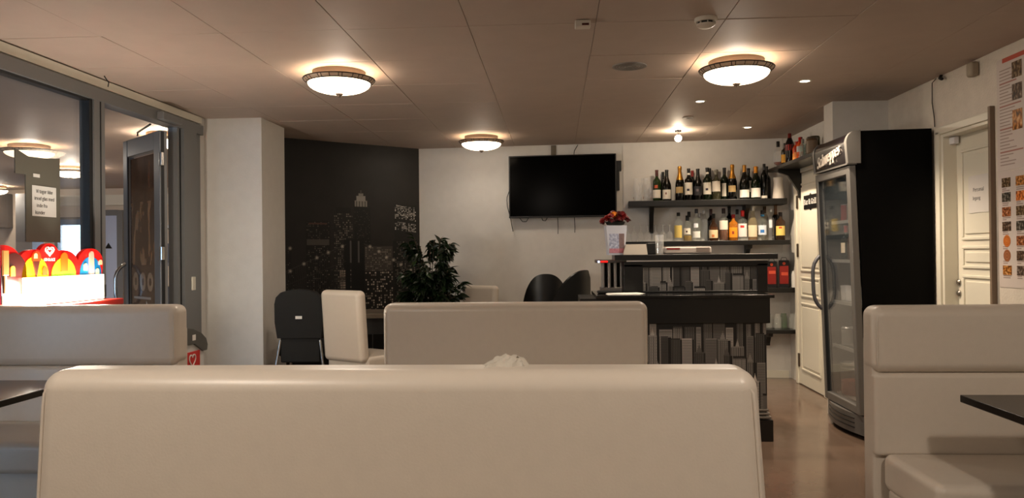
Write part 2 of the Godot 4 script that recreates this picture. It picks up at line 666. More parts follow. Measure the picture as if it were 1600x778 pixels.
# ---------------------------------------------------------------- glazed shop front on the left
func storefront() -> void:
	var w := frame("window_1")
	var fr := func(z0: float, z1: float, y0: float, y1: float, d := 0.09, called := "mullion"):
		part(called, mb().box(Vector3(XL - 0.02, (y0 + y1) / 2, (z0 + z1) / 2), Vector3(d, y1 - y0, absf(z1 - z0))), alu, w)
	fr.call(-1.5, -5.72, 2.153, 2.226, 0.10, "top_rail")
	fr.call(-1.5, -4.31, 0.0, 0.10, 0.09, "bottom_rail")
	fr.call(-1.5, -1.58, 0.10, 2.153)
	fr.call(-2.86, -2.94, 0.10, 2.153)
	fr.call(-4.335, -4.44, 0.0, 2.153)
	part("gasket", mb().box(Vector3(XL - 0.015, 1.12, -4.318), Vector3(0.06, 2.06, 0.03)), alu_dark, w)
	part("gasket", mb().box(Vector3(XL + 0.026, 1.12, -4.395), Vector3(0.004, 2.06, 0.008)), alu_dark, w)
	part("gasket", mb().box(Vector3(XL - 0.015, 2.146, -3.60), Vector3(0.05, 0.014, 1.4)), alu_dark, w)
	for z in [[-1.58, -2.86], [-2.94, -4.305]]:
		part("pane", mb().box(Vector3(XL - 0.03, 1.125, (z[0] + z[1]) / 2), Vector3(0.008, 2.05, absf(z[1] - z[0]))), glass(Color(0.9, 0.95, 1), 0.04), w)
	# doorway: jamb, groove, outer frame
	fr.call(-5.34, -5.37, 0.0, 2.153, 0.07, "door_post")
	part("gasket", mb().box(Vector3(XL - 0.02, 1.07, -5.385), Vector3(0.06, 2.15, 0.03)), alu_dark, w)
	fr.call(-5.40, -5.60, 0.0, 2.153, 0.11, "jamb")
	fr.call(-5.60, -5.715, 0.0, 2.226, 0.05, "jamb_cover")
	part("switch_plate", mb().rbox(Vector3(XL + 0.04, 1.02, -5.52), Vector3(0.012, 0.10, 0.05), 0.004), white_paint, w)
	# the open door leaf, swung outwards
	var hinge := Vector3(-2.745, 0, -5.20)
	var free := Vector3(-3.30, 0, -5.70)
	var dv := hinge - free
	var L := dv.length()
	var dr := frame("door_1")
	dr.position = free
	dr.rotation.y = -atan2(dv.z, dv.x)
	var th := 0.055
	part("stile", mb().rbox(Vector3(0.045, 1.06, 0), Vector3(0.09, 2.10, th), 0.006), alu, dr)
	part("stile", mb().rbox(Vector3(L - 0.055, 1.06, 0), Vector3(0.11, 2.10, th), 0.006), alu, dr)
	part("rail", mb().rbox(Vector3(L / 2 - 0.01, 2.045, 0), Vector3(L - 0.2, 0.13, th - 0.002), 0.006), alu, dr)
	part("rail", mb().rbox(Vector3(L / 2 - 0.01, 0.12, 0), Vector3(L - 0.2, 0.22, th - 0.002), 0.006), alu, dr)
	part("edge_groove", mb().box(Vector3(L + 0.002, 1.06, 0.006), Vector3(0.006, 2.08, 0.02)), alu_dark, dr)
	part("gasket", mb().box(Vector3(0.097, 1.1, 0.022), Vector3(0.014, 1.75, 0.006)), alu_dark, dr)
	part("pane", mb().box(Vector3(L / 2 - 0.01, 1.105, 0), Vector3(L - 0.2, 1.75, 0.008)), glass(Color(0.9, 0.95, 1), 0.04), dr)
	var pim := poster_image()
	var pm := printed(pim, 0.12)
	part("poster", mb().box(Vector3(L / 2 + 0.0, 1.36, 0.012), Vector3(L - 0.25, 1.20, 0.003)), pm, dr, "brown advertising poster with pale arrow")
	for y in [1.86, 1.20, 0.3]:
		part("hinge", mb().cyl(Vector3(L + 0.022, y, 0.02), 0.016, 0.09, 12), chrome, dr)
	for s in [1.0, -1.0]:
		var pts := []
		for i in 13:
			var a := lerpf(-1.0, 1.0, i / 12.0)
			pts.append(Vector3(0.05, 1.0 + a * 0.17, s * (0.028 + 0.075 * (1 - a ** 4))))
		part("pull_handle", mb().tube(pts, 0.013, 10), chrome, dr)
	part("closer_arm", mb().tube([Vector3(0.30, 2.12, 0.02), Vector3(0.30, 2.145, 0.02), Vector3(L - 0.02, 2.145, 0.08)], 0.008, 6), alu_dark, dr)
	part("door_closer", mb().rbox(Vector3(XL + 0.055, 2.185, -5.16), Vector3(0.05, 0.055, 0.26), 0.006), alu, w)
	# T-shaped board hung on the glass with a written note
	var t := thing("window_sign", "grey T-shaped card sign taped on the shop front glass above the ice cream display", "sign", Vector3(-2.708, 1.305, -3.89), PI / 2)
	var tp := PackedVector2Array([Vector2(-0.14, 0), Vector2(0.13, 0), Vector2(0.13, 0.46), Vector2(0.10, 0.455), Vector2(-0.0, 0.445), Vector2(-0.12, 0.44), Vector2(-0.215, 0.47), Vector2(-0.215, 0.345), Vector2(-0.14, 0.345)])
	part("board", mb().prism(tp, -0.003, 0.003), mat(Color(0.40, 0.385, 0.34), 0.7), t)
	var np := part("note", mb().box(Vector3(-0.0, 0.215, 0.0040), Vector3(0.19, 0.16, 0.001)), paper, t, "white note with four written lines")
	for i in 4:
		text("lettering", ["Vi tager ikke", "imod glas med", "inde fra", "kunder"][i], 0.018, mat(Color(0.2, 0.19, 0.18), 0.7), np, Transform3D(Basis.IDENTITY, Vector3([0.0, 0.0, -0.02, -0.035][i], 0.265 - i * 0.037, 0.005)), "Droid Sans", 0.001)
	part("tape", mb().box(Vector3(-0.06, 0.347, 0.004), Vector3(0.05, 0.018, 0.001)), paper, t)


func poster_image() -> Image:
	var w := 128
	var h := 256
	var im := Image.create(w, h, false, Image.FORMAT_RGB8)
	var n := FastNoiseLite.new()
	n.seed = 8
	n.frequency = 0.02
	for y in h:
		for x in w:
			var v := n.get_noise_2d(x * 1.6, y * 0.5)
			var c := Color(0.20, 0.13, 0.10).lerp(Color(0.42, 0.27, 0.18), clampf(0.5 + v, 0, 1))
			if y > 70 and y < 170 and v > 0.12:
				c = c.lerp(Color(0.72, 0.55, 0.40), 0.6)
			im.set_pixel(x, y, c)
	for k in 3:
		for y in range(-16, 17):
			for x in range(-16, 17):
				var q := Vector2(x, y).length()
				if q < 15 and q > 6:
					im.set_pixel(24 + k * 38 + x, 196 + y, Color(0.62, 0.52, 0.42))
	im.fill_rect(Rect2i(14, 220, 90, 4), Color(0.65, 0.62, 0.6))
	im.fill_rect(Rect2i(20, 236, 60, 10), Color(0.85, 0.84, 0.82))
	for k in 16:
		im.fill_rect(Rect2i(80 + k, 241 - (15 - k), 1, 2 * (15 - k) + 1), Color(0.85, 0.84, 0.82))
	return im


# ---------------------------------------------------------------- the hall beyond the glass
func foyer() -> void:
	var wm := mat(Color(0.82, 0.76, 0.69), 0.6)
	var far := mb()
	# far wall with a window opening and a doorway
	far.box(Vector3(-8.9, H / 2, -11.66), Vector3(2.1, H + 0.02, 0.12))
	far.box(Vector3(-7.60, 2.08, -11.66), Vector3(0.52, 0.48, 0.12))
	far.box(Vector3(-7.60, 0.45, -11.66), Vector3(0.52, 0.9, 0.12))
	far.box(Vector3(-5.0, H / 2, -11.66), Vector3(4.7, H + 0.02, 0.12))
	struct("wall_hall_far", far, wm)
	struct("wall_hall_left", mb().box(Vector3(-9.86, H / 2, -5.3), Vector3(0.12, H + 0.02, 12.8)), wm)
	var near := mb()
	near.box(Vector3(-8.7, H / 2, 1.2), Vector3(2.4, H + 0.02, 0.12))
	near.box(Vector3(-3.1, H / 2, 1.2), Vector3(0.7, H + 0.02, 0.12))
	near.box(Vector3(-5.5, 2.2, 1.2), Vector3(4.1, 0.22, 0.12))
	struct("wall_hall_near", near, wm)
	struct("wall_hall_right", mb().box(Vector3(-2.86, H / 2, -9.1), Vector3(0.12, H + 0.02, 5.1)), wm)
	# glazed entrance that lets the dusk in
	var w3 := frame("window_3")
	for x in [-7.45, -6.2, -4.9, -3.5]:
		part("mullion", mb().box(Vector3(x, 1.05, 1.2), Vector3(0.07, 2.1, 0.07)), alu, w3)
	part("pane", mb().box(Vector3(-5.5, 1.05, 1.2), Vector3(4.0, 2.08, 0.008)), glass(), w3)
	# far window
	var w2 := frame("window_2")
	for b in [[Vector3(-7.85, 1.37, -11.6), Vector3(0.05, 0.98, 0.08)], [Vector3(-7.36, 1.37, -11.6), Vector3(0.09, 0.98, 0.08)], [Vector3(-7.6, 1.835, -11.6), Vector3(0.56, 0.05, 0.08)], [Vector3(-7.6, 0.91, -11.6), Vector3(0.56, 0.05, 0.08)]]:
		part("frame", mb().box(b[0], b[1]), alu, w2)
	part("pane", mb().box(Vector3(-7.6, 1.37, -11.62), Vector3(0.5, 0.9, 0.006)), glass(), w2)
	part("blind", mb().box(Vector3(-7.6, 1.78, -11.57), Vector3(0.5, 0.09, 0.02)), mat(Color(0.42, 0.5, 0.6), 0.6), w2)
	struct("trim_3", mb().box(Vector3(-6.9, 2.12, -11.57), Vector3(2.2, 0.16, 0.05)), white_paint)
	# far door, pale leaf in a grey frame
	var d := frame("door_2")
	part("frame", mb().box(Vector3(-6.80, 0.98, -11.57), Vector3(0.09, 1.96, 0.08)), alu, d)
	part("frame", mb().box(Vector3(-7.18, 0.98, -11.57), Vector3(0.07, 1.96, 0.08)), alu, d)
	part("frame", mb().box(Vector3(-6.99, 1.92, -11.57), Vector3(0.3, 0.09, 0.08)), alu, d)
	part("leaf", mb().box(Vector3(-6.99, 0.95, -11.575), Vector3(0.31, 1.86, 0.05)), mat(Color(0.72, 0.76, 0.86), 0.5), d)
	part("pictogram", mb().prism(PackedVector2Array([Vector2(-7.05, 1.36), Vector2(-6.93, 1.36), Vector2(-6.99, 1.45)]), -11.549, -11.546), alu_dark, d)
	# pillars and a hanging cabinet in the hall
	struct("wall_hall_column", mb().box(Vector3(-8.02, 1.1, -11.2), Vector3(0.26, 2.2, 0.26)), alu)
	solo("wall_cabinet", mb().rbox(Vector3(0, 0.27, 0), Vector3(0.55, 0.54, 0.3), 0.01), mat(Color(0.33, 0.30, 0.28), 0.6), "dark grey cabinet on the wall of the hall beyond the glass", "cabinet", Vector3(-8.85, 1.70, -11.44))
	var ks := thing("shop_shelf", "narrow shelf of goods beyond the open glass door", "shelf", Vector3(-3.42, 0, -6.95), 0.0)
	for y in [0.3, 0.75, 1.15, 1.5]:
		part("board", mb().box(Vector3(0, y, 0), Vector3(0.9, 0.03, 0.3)), alu, ks)
	for x in [-0.45, 0.45]:
		part("upright", mb().box(Vector3(x, 0.8, 0), Vector3(0.03, 1.6, 0.3)), alu, ks)
	for k in 8:
		var col: Color = [Color(0.85, 0.72, 0.2), Color(0.25, 0.25, 0.28), Color(0.9, 0.85, 0.7), Color(0.75, 0.55, 0.2)][k % 4]
		solo("goods_box", mb().rbox(Vector3(0, 0.09, 0), Vector3(0.17, 0.18, 0.2), 0.008), mat(col, 0.5), "%s %s goods box on the shelf beyond the open glass door" % [["lower", "upper"][k / 4], ["yellow", "black", "cream", "ochre"][k % 4]], "box", Vector3(-3.72 + (k % 4) * 0.2, [0.765, 1.165][k / 4], -6.95), 0.0, "boxed goods in the hall")


# ---------------------------------------------------------------- lamps
func bowl_lamp(p: Vector3, label: String, group: String, energy: float, e_face := 5.0, r := 0.2075) -> Node3D:
	var t := thing("ceiling_lamp", label, "ceiling lamp", p, 0.0, group)
	var k := r / 0.2075
	var bronze := mat(Color(0.16, 0.13, 0.11), 0.45, 0.5)
	var rim_glass := mat(Color(0.66, 0.58, 0.50), 0.4, 0.0, "rim")
	rim_glass.backlight_enabled = true
	rim_glass.backlight = Color(0.16, 0.14, 0.12)
	part("canopy", mb().lathe([Vector2(0, -0.045), Vector2(0.125 * k, -0.045), Vector2(0.15 * k, -0.03), Vector2(0.155 * k, 0), Vector2(0, 0)], 32), mat(Color(0.40, 0.34, 0.29), 0.7), t)
	var ring := mb()
	for q in [[0.2065, -0.046], [0.1840, -0.066]]:
		var pts := []
		for i in 49:
			var a := TAU * i / 48
			pts.append(Vector3(q[0] * k * sin(a), q[1], q[0] * k * cos(a)))
		ring.tube(pts, 0.0036 * k, 6)
	for i in 30:
		var a := TAU * (i + 0.3 * sin(i * 2.3)) / 30
		var dir := Vector3(sin(a), 0, cos(a))
		ring.tube([dir * 0.2065 * k + Vector3(0, -0.046, 0), dir * 0.197 * k + Vector3(0, -0.0575, 0), dir * 0.184 * k + Vector3(0, -0.066, 0)], 0.0024 * k, 5)
	part("rim", ring, bronze, t)
	part("rim_glass", mb().lathe([Vector2(0.183 * k, -0.0665), Vector2(0.196 * k, -0.059), Vector2(0.2055 * k, -0.0465)], 48), rim_glass, t, "mosaic band of cream glass")
	var prof := []
	for i in 10:
		var a := PI / 2 * i / 9.0
		prof.append(Vector2(0.182 * k * sin(a), -0.066 - 0.062 * cos(a)))
	part("bowl", mb().lathe(prof, 40), glow(Color(1.0, 0.90, 0.76), e_face), t, "glowing white glass bowl")
	part("finial", mb().lathe([Vector2(0, -0.149), Vector2(0.010, -0.147), Vector2(0.013, -0.139), Vector2(0.023, -0.132), Vector2(0.023, -0.124), Vector2(0, -0.122)], 14), mat(Color(0.45, 0.40, 0.36), 0.4, 0.6), t)
	var l := OmniLight3D.new()
	l.name = "lamp_light"
	l.light_color = WARM
	l.light_energy = energy * 0.40
	l.light_size = 0.05
	l.omni_range = 14.0
	l.omni_attenuation = 2.0
	l.shadow_enabled = true
	l.position = Vector3(0, -0.072, 0)
	t.add_child(l)
	var sp := SpotLight3D.new()
	sp.name = "lamp_spot"
	sp.light_color = WARM
	sp.light_energy = energy * 0.75
	sp.light_size = 0.08
	sp.spot_angle = 84.0
	sp.spot_angle_attenuation = 0.5
	sp.spot_range = 14.0
	sp.spot_attenuation = 2.0
	sp.shadow_enabled = true
	sp.rotation.x = -PI / 2
	sp.position = Vector3(0, -0.09, 0)
	t.add_child(sp)
	return t


func downlight(p: Vector3, label: String, energy: float, on := true) -> void:
	var t := thing("downlight", label, "downlight", p, 0.0, "recessed ceiling spots above the bar")
	part("trim_ring", mb().lathe([Vector2(0.030, -0.004), Vector2(0.042, -0.005), Vector2(0.046, 0.0), Vector2(0.030, 0.0)], 24), mat(Color(0.8, 0.78, 0.75), 0.4, 0.2), t)
	part("lens", mb().lathe([Vector2(0, -0.006), Vector2(0.030, -0.003), Vector2(0.030, 0.0)], 20), glow(Color(1, 0.92, 0.8), 8.0) if on else mat(Color(0.55, 0.52, 0.48), 0.3), t, "glowing lens" if on else "")
	if on:
		var l := SpotLight3D.new()
		l.name = "spot_light"
		l.light_color = Color(1.0, 0.91, 0.79)
		l.light_energy = energy
		l.light_size = 0.02
		l.spot_angle = 58.0
		l.spot_angle_attenuation = 0.6
		l.spot_range = 10.0
		l.spot_attenuation = 2.0
		l.shadow_enabled = true
		l.rotation.x = -PI / 2
		l.position = Vector3(0, -0.012, 0)
		t.add_child(l)


func lamps() -> void:
	var g := "matching bowl ceiling lamps"
	var y := H - 0.004
	bowl_lamp(Vector3(-1.26, y, -4.41), "lit glass bowl ceiling lamp nearest the shop front windows", g, 0.6)
	bowl_lamp(Vector3(1.035, y, -4.38), "lit glass bowl ceiling lamp nearest the drinks fridge, beside two downlights", g, 0.55)
	bowl_lamp(Vector3(-0.67, y, -6.97), "lit glass bowl ceiling lamp by the back wall, above the ficus", g, 0.20)
	bowl_lamp(Vector3(-1.2, y, -0.55), "glass bowl ceiling lamp behind the viewer on the window side", g, 1.12)
	bowl_lamp(Vector3(1.1, y, -0.5), "glass bowl ceiling lamp behind the viewer on the menu side", g, 1.05)
	var hg := "lamps of the hall beyond the glass"
	bowl_lamp(Vector3(-5.75, y + 0.006, -8.75), "glaring lamp in the hall, seen through the glass beside the mullion", hg, 2.6, 20.0, 0.2)
	bowl_lamp(Vector3(-5.04, y + 0.006, -7.04), "pale lamp in the hall, above the T-shaped sign", hg, 1.3, 1.6, 0.24)
	bowl_lamp(Vector3(-3.42, y + 0.006, -6.5), "lamp in the hall behind the open glass door", hg, 2.0, 8.0, 0.2)
	bowl_lamp(Vector3(-8.3, y + 0.006, -10.9), "small distant lamp in the hall beside the grey cabinet", hg, 0.6, 10.0, 0.15)
	downlight(Vector3(1.593, y, -4.93), "lit recessed spot in front of the drinks fridge", 2.8)
	downlight(Vector3(1.046, y, -5.52), "lit recessed spot over the bar counter", 1.5)
	downlight(Vector3(1.681, y, -6.73), "lit recessed spot close to the bottle shelves", 2.5)
	downlight(Vector3(1.075, y, -6.19), "unlit recessed spot between the lit ones", 0.0, false)
	# small swivel spot with a bare globe
	var t := thing("swivel_spot", "small swivel ceiling spot with bare glowing globe before the bottle shelves", "spotlight", Vector3(1.10, y, -6.84))
	part("base", mb().lathe([Vector2(0, -0.012), Vector2(0.028, -0.012), Vector2(0.032, 0), Vector2(0, 0)], 16), chrome, t)
	part("stem", mb().cyl(Vector3(0, -0.045, 0), 0.008, 0.035, 10), chrome, t)
	var b := mb(Vector3(0, -0.07, 0))
	var pr := []
	for i in 11:
		pr.append(Vector2(0.032 * sin(PI * i / 10), -0.032 * cos(PI * i / 10)))
	part("bulb", b.lathe(pr, 18), glow(Color(1, 0.93, 0.82), 9.0), t)
	var l := OmniLight3D.new()
	l.name = "bulb_light"
	l.light_color = Color(1, 0.91, 0.79)
	l.light_energy = 0.16
	l.light_size = 0.03
	l.omni_range = 10.0
	l.omni_attenuation = 2.0
	l.shadow_enabled = true
	l.position = Vector3(0, -0.07, 0)
	t.add_child(l)


# ---------------------------------------------------------------- booths
func bench(called_label: String, x0: float, x1: float, z: float, top := 1.0, seam := 0.775, taper := 0.0) -> Node3D:
	var w := x1 - x0
	var t := thing("booth_bench", called_label, "bench", Vector3((x0 + x1) / 2, 0, z), 0.0, "cream leatherette booth benches")
	part("back_panel", mb().rbox(Vector3(0, 0.45, -0.075), Vector3(w - 0.012, 0.9, 0.09), 0.012), leather, t)
	var bc := mb().rbox(Vector3(0, (seam + top) / 2, -0.06), Vector3(w, top - seam, 0.125), 0.038, 5, 6, 0.006)
	for i in bc.V.size():
		bc.V[i].x *= 1.0 + taper * (top - bc.V[i].y)
	part("back_cushion", bc, leather, t)
	for sx in [-1.0, 1.0]:
		var pts := []
		for i in 12:
			var f := i / 11.0
			var y := lerpf(seam + 0.03, top - 0.018, f)
			var e := maxf(0.0, y - (top - 0.055)) / 0.055
			pts.append(Vector3(sx * (w / 2 - 0.014 - 0.030 * e * e) * (1.0 + taper * (top - y)), y, -0.0035 - 0.012 * e * e))
		part("seam", mb().tube(pts, 0.0035, 6), leather, t)
	part("lumbar_cushion", mb().rbox(Vector3(0, (seam + 0.475) / 2, -0.045), Vector3(w - 0.01, seam - 0.475, 0.08), 0.018, 3, 5, 0.004), leather, t)
	part("seat_cushion", mb().rbox(Vector3(0, 0.425, 0.185), Vector3(w - 0.06, 0.13, 0.40), 0.028, 3, 4, 0.004), leather, t)
	part("base", mb().rbox(Vector3(0, 0.19, 0.16), Vector3(w - 0.09, 0.34, 0.33), 0.01), leather, t)
	part("plinth", mb().box(Vector3(0, 0.012, 0.03), Vector3(w - 0.12, 0.024, 0.26)), black, t)
	return t


func booths() -> void:
	bench("nearest cream leatherette booth bench, spanning the foreground with a crumpled napkin on top", -1.005, 0.372, -1.42, 1.0, 0.68, 0.09)
	bench("cream leatherette booth bench in the middle of the room, before the bar", -0.775, 0.402, -3.36, 1.0, 0.70)
	bench("cream leatherette booth bench in front of the ice cream freezer", -2.62, -1.683, -3.29, 1.005, 0.735)
	bench("cream leatherette booth bench below the menu posters", 1.135, 2.36, -2.80, 1.015)
	# tables
	for a in [["black topped booth table before the bench under the menu posters", 1.293, 2.36, -2.53], ["black topped booth table before the bench by the ice cream freezer", -2.64, -1.84, -2.83]]:
		var w: float = a[2] - a[1]
		var t := thing("booth_table", a[0], "table", Vector3((a[1] + a[2]) / 2, 0, a[3] + 0.32), 0.0, "black booth tables")
		part("tabletop", mb().rbox(Vector3(0, 0.738, 0), Vector3(w, 0.024, 0.64), 0.003), mat(Color(0.09, 0.075, 0.068), 0.22), t)
		part("column", mb().cyl(Vector3(0, 0.03, 0), 0.038, 0.697, 20), black, t)
		part("foot", mb().lathe([Vector2(0, 0), Vector2(0.22, 0), Vector2(0.22, 0.012), Vector2(0.05, 0.032), Vector2(0, 0.032)], 28), black, t)
	# crumpled napkin on the near bench
	var b := mb()
	var n := FastNoiseLite.new()
	n.seed = 14
	n.frequency = 26.0
	n.noise_type = FastNoiseLite.TYPE_CELLULAR
	n.cellular_return_type = FastNoiseLite.RETURN_DISTANCE
	var hgt := func(i: int, j: int) -> Vector3:
		var u := i / 16.0 * 2 - 1
		var v := j / 12.0 * 2 - 1
		var edge := clampf(1.0 - maxf(absf(u), absf(v)) ** 2, 0, 1)
		var q := 0.5 + 0.5 * n.get_noise_2d(u * 0.06, v * 0.05)
		var y := edge * (0.018 + 0.022 * q) * (1.0 + 0.45 * u) * (1.0 - 0.25 * absf(sin(u * 7.0 + v * 3.0)))
		return Vector3(u * 0.040 + 0.006 * sin(v * 5.0), y + 0.001, v * 0.026 + 0.005 * sin(u * 6.0))
	for i in 16:
		for j in 12:
			b.quad(hgt.call(i, j + 1), hgt.call(i + 1, j + 1), hgt.call(i + 1, j), hgt.call(i, j))
	for i in 16:
		b.quad(hgt.call(i, 12), hgt.call(i, 0), hgt.call(i + 1, 0), hgt.call(i + 1, 12))
	var tissue := mat(Color(0.80, 0.77, 0.72), 0.75)
	solo("crumpled_napkin", b, tissue, "crumpled white paper napkin lying on top of the nearest bench", "napkin", Vector3(-0.10, 0.999, -1.50), 0.15)


# ---------------------------------------------------------------- ice cream freezer with lit header
func freezer() -> void:
	var f := thing("ice_cream_freezer", "ice cream freezer with curved grey rim and red emblem panel behind the booth bench", "freezer", Vector3(-2.30, 0, -3.80))
	part("cabinet", mb().rbox(Vector3(0, 0.40, 0), Vector3(0.69, 0.72, 0.68), 0.02), mat(Color(0.80, 0.80, 0.79), 0.35), f)
	# rim outline runs from the near end to the far end, then is turned across the freezer
	var rim := PackedVector2Array([Vector2(-0.35, 0.76), Vector2(0.20, 0.75), Vector2(0.30, 0.70), Vector2(0.345, 0.70), Vector2(0.352, 0.73), Vector2(0.335, 0.765), Vector2(0.28, 0.80), Vector2(0.18, 0.832), Vector2(0.05, 0.85), Vector2(-0.35, 0.86)])
	var across := Transform3D(Basis(Vector3(0, 0, -1), Vector3.UP, Vector3(1, 0, 0)), Vector3.ZERO)
	part("rim", MB.new().xf(across).prism(rim, -0.345, 0.355), mat(Color(0.30, 0.30, 0.29), 0.4), f, "grey plastic rim")
	part("lid", mb().box(Vector3(0.02, 0.866, 0.12), Vector3(0.60, 0.006, 0.42)), glass(Color(0.9, 0.95, 1), 0.08), f)
	part("console", mb().rbox(Vector3(-0.29, 0.475, 0), Vector3(0.10, 0.94, 0.66), 0.01), mat(Color(0.5, 0.5, 0.49), 0.4), f)
	part("rating_label", mb().box(Vector3(0.356, 0.785, -0.19), Vector3(0.002, 0.03, 0.035)), paper, f)
	var red := mat(Color(0.78, 0.08, 0.07), 0.35)
	var pn := part("emblem_panel", mb().rbox(Vector3(0.347, 0.60, -0.12), Vector3(0.006, 0.22, 0.30), 0.002), red, f, "red panel with a white heart line")
	var hp := []
	for i in 33:
		var a := TAU * 0.93 * (i + 1) / 34.0
		hp.append(Vector3(0.351, 0.665 + 0.0024 * (13 * cos(a) - 5 * cos(2 * a) - 2 * cos(3 * a) - cos(4 * a)), -0.18 - 0.0022 * 16 * sin(a) ** 3))
	part("emblem", mb().tube(hp, 0.004, 5), paper, pn)
	part("foot_rail", mb().box(Vector3(0, 0.02, 0), Vector3(0.6, 0.04, 0.6)), black, f)
	part("tray", mb().rbox(Vector3(-0.305, 0.964, -0.10), Vector3(0.15, 0.036, 0.86), 0.006), mat(Color(0.62, 0.12, 0.08), 0.4), f, "red header tray")

	# lit header board: stands on the tray and faces into the room; local x runs towards the far end
	var h := thing("lit_header", "glowing red scalloped ice cream header board with arched pictures and heart emblem", "sign", Vector3(-2.615, 0.984, -3.78), PI / 2)
	var lob := [[-0.33, 0.125, 0.300, 0.09], [-0.11, 0.125, 0.280, 0.075], [0.0, 0.085, 0.312, 0.085], [0.112, 0.125, 0.277, 0.075], [0.352, 0.118, 0.288, 0.09]]
	var outl := PackedVector2Array([Vector2(0.440, 0.0), Vector2(-0.345, 0.0)])
	for i in 121:
		var x := lerpf(-0.345, 0.462, i / 120.0)
		var y := 0.222
		for q in lob:
			var dx: float = (x - q[0]) / q[1]
			if absf(dx) < 1.0:
				y = maxf(y, q[2] - q[3] + q[3] * sqrt(1 - dx * dx))
		outl.append(Vector2(x, y))
	outl.append(Vector2(0.462, 0.19))
	part("board", mb().prism(outl, -0.012, 0.012), glow(Color(0.80, 0.06, 0.04), 0.25), h, "red scalloped board")
	var arch := func(cx: float, rr: float, y0: float, y1: float) -> PackedVector2Array:
		var p := PackedVector2Array([Vector2(cx - rr, y0), Vector2(cx + rr, y0)])
		for i in 19:
			var a := PI * i / 18
			p.append(Vector2(cx + rr * cos(a), y1 - minf(rr, y1 - y0 - 0.01) + minf(rr, y1 - y0 - 0.01) * sin(a)))
		return p
	var arcs := [[-0.315, 0.085, 0.262, Color(0.24, 0.07, 0.05), 0.2], [-0.11, 0.098, 0.245, Color(0.95, 0.62, 0.05), 0.45], [0.112, 0.102, 0.238, Color(0.45, 0.58, 0.09), 0.4], [0.345, 0.098, 0.242, Color(0.04, 0.34, 0.50), 0.4]]
	for q in arcs:
		part("picture_arch", mb().prism(arch.call(maxf(q[0], -0.345 + q[1]) if q[0] < -0.3 else q[0], q[1], 0.02, q[2]), 0.0125, 0.0155), glow(q[3], q[4]), h)
	var cream_c := glow(Color(0.9, 0.72, 0.48), 0.4)
	part("ice_lolly", mb().rbox(Vector3(-0.325, 0.215, 0.020), Vector3(0.04, 0.12, 0.009), 0.004), glow(Color(0.75, 0.48, 0.25), 0.6), h)
	part("lolly_drop", mb().prism(arch.call(-0.275, 0.015, 0.15, 0.20), 0.016, 0.021), glow(Color(0.95, 0.60, 0.2), 0.7), h)
	part("ice_cone", mb().prism(PackedVector2Array([Vector2(-0.11, 0.14), Vector2(-0.085, 0.225), Vector2(-0.135, 0.225)]), 0.016, 0.022), glow(Color(0.28, 0.10, 0.05), 0.4), h)
	part("cone_top", mb().prism(arch.call(-0.11, 0.030, 0.222, 0.272), 0.016, 0.024), glow(Color(0.75, 0.22, 0.06), 0.6), h)
	part("cone_swirl", mb().prism(arch.call(-0.122, 0.012, 0.235, 0.262), 0.0245, 0.027), cream_c, h)
	part("fruit_piece", mb().prism(arch.call(-0.045, 0.018, 0.15, 0.195), 0.016, 0.021), glow(Color(0.80, 0.30, 0.04), 0.7), h)
	part("ice_lolly", mb().prism(arch.call(0.108, 0.027, 0.165, 0.265), 0.016, 0.022), glow(Color(0.80, 0.30, 0.04), 0.4), h)
	part("ice_cup", mb().prism(arch.call(0.345, 0.020, 0.145, 0.272), 0.016, 0.022), glow(Color(0.80, 0.50, 0.42), 0.35), h)
	part("ice_cup", mb().prism(arch.call(0.292, 0.014, 0.165, 0.205), 0.016, 0.021), cream_c, h)
	part("ice_cup", mb().prism(arch.call(0.40, 0.014, 0.145, 0.175), 0.016, 0.021), cream_c, h)
	part("ice_ball", mb().prism(arch.call(0.43, 0.014, 0.195, 0.224), 0.016, 0.021), glow(Color(0.90, 0.55, 0.40), 0.7), h)
	part("light_panel", mb().rbox(Vector3(0.117, 0.072, 0.024), Vector3(0.650, 0.138, 0.018), 0.003), glow(Color(1.0, 0.95, 0.82), 5.0), h, "blown-out white lit strip")
	part("light_panel", mb().rbox(Vector3(-0.274, 0.032, 0.024), Vector3(0.132, 0.058, 0.018), 0.003), glow(Color(1.0, 0.95, 0.82), 5.0), h)
	part("lolly_stick", mb().rbox(Vector3(-0.325, 0.115, 0.020), Vector3(0.014, 0.09, 0.006), 0.002), cream_c, h)
	# heart emblem and name
	var w := glow(Color(0.95, 0.8, 0.76), 0.35)
	for sc in [1.0, 0.55]:
		var pts := []
		for i in 25:
			var a := TAU * i / 24
			pts.append(Vector3(0.0022 * sc * 16 * sin(a) ** 3 * 0.95, 0.274 + 0.0016 * sc * (13 * cos(a) - 5 * cos(2 * a) - 2 * cos(3 * a) - cos(4 * a)), 0.014))
		part("heart_emblem", mb().tube(pts, 0.0033, 5), w, h)
	text("lettering", "GB GLACE", 0.015, w, h, Transform3D(Basis.IDENTITY, Vector3(0.0, 0.228, 0.013)))
	part("end_bracket", mb().box(Vector3(0.475, 0.045, 0.0), Vector3(0.03, 0.07, 0.03)), black, h)
	for x in [-0.2, 0.05, 0.3]:
		var al := OmniLight3D.new()
		al.name = "header_light"
		al.light_color = Color(1.0, 0.965, 0.90)
		al.light_energy = 0.27
		al.light_size = 0.05
		al.omni_range = 12.0
		al.omni_attenuation = 2.0
		al.shadow_enabled = true
		al.position = Vector3(x, 0.075, 0.075)
		h.add_child(al)


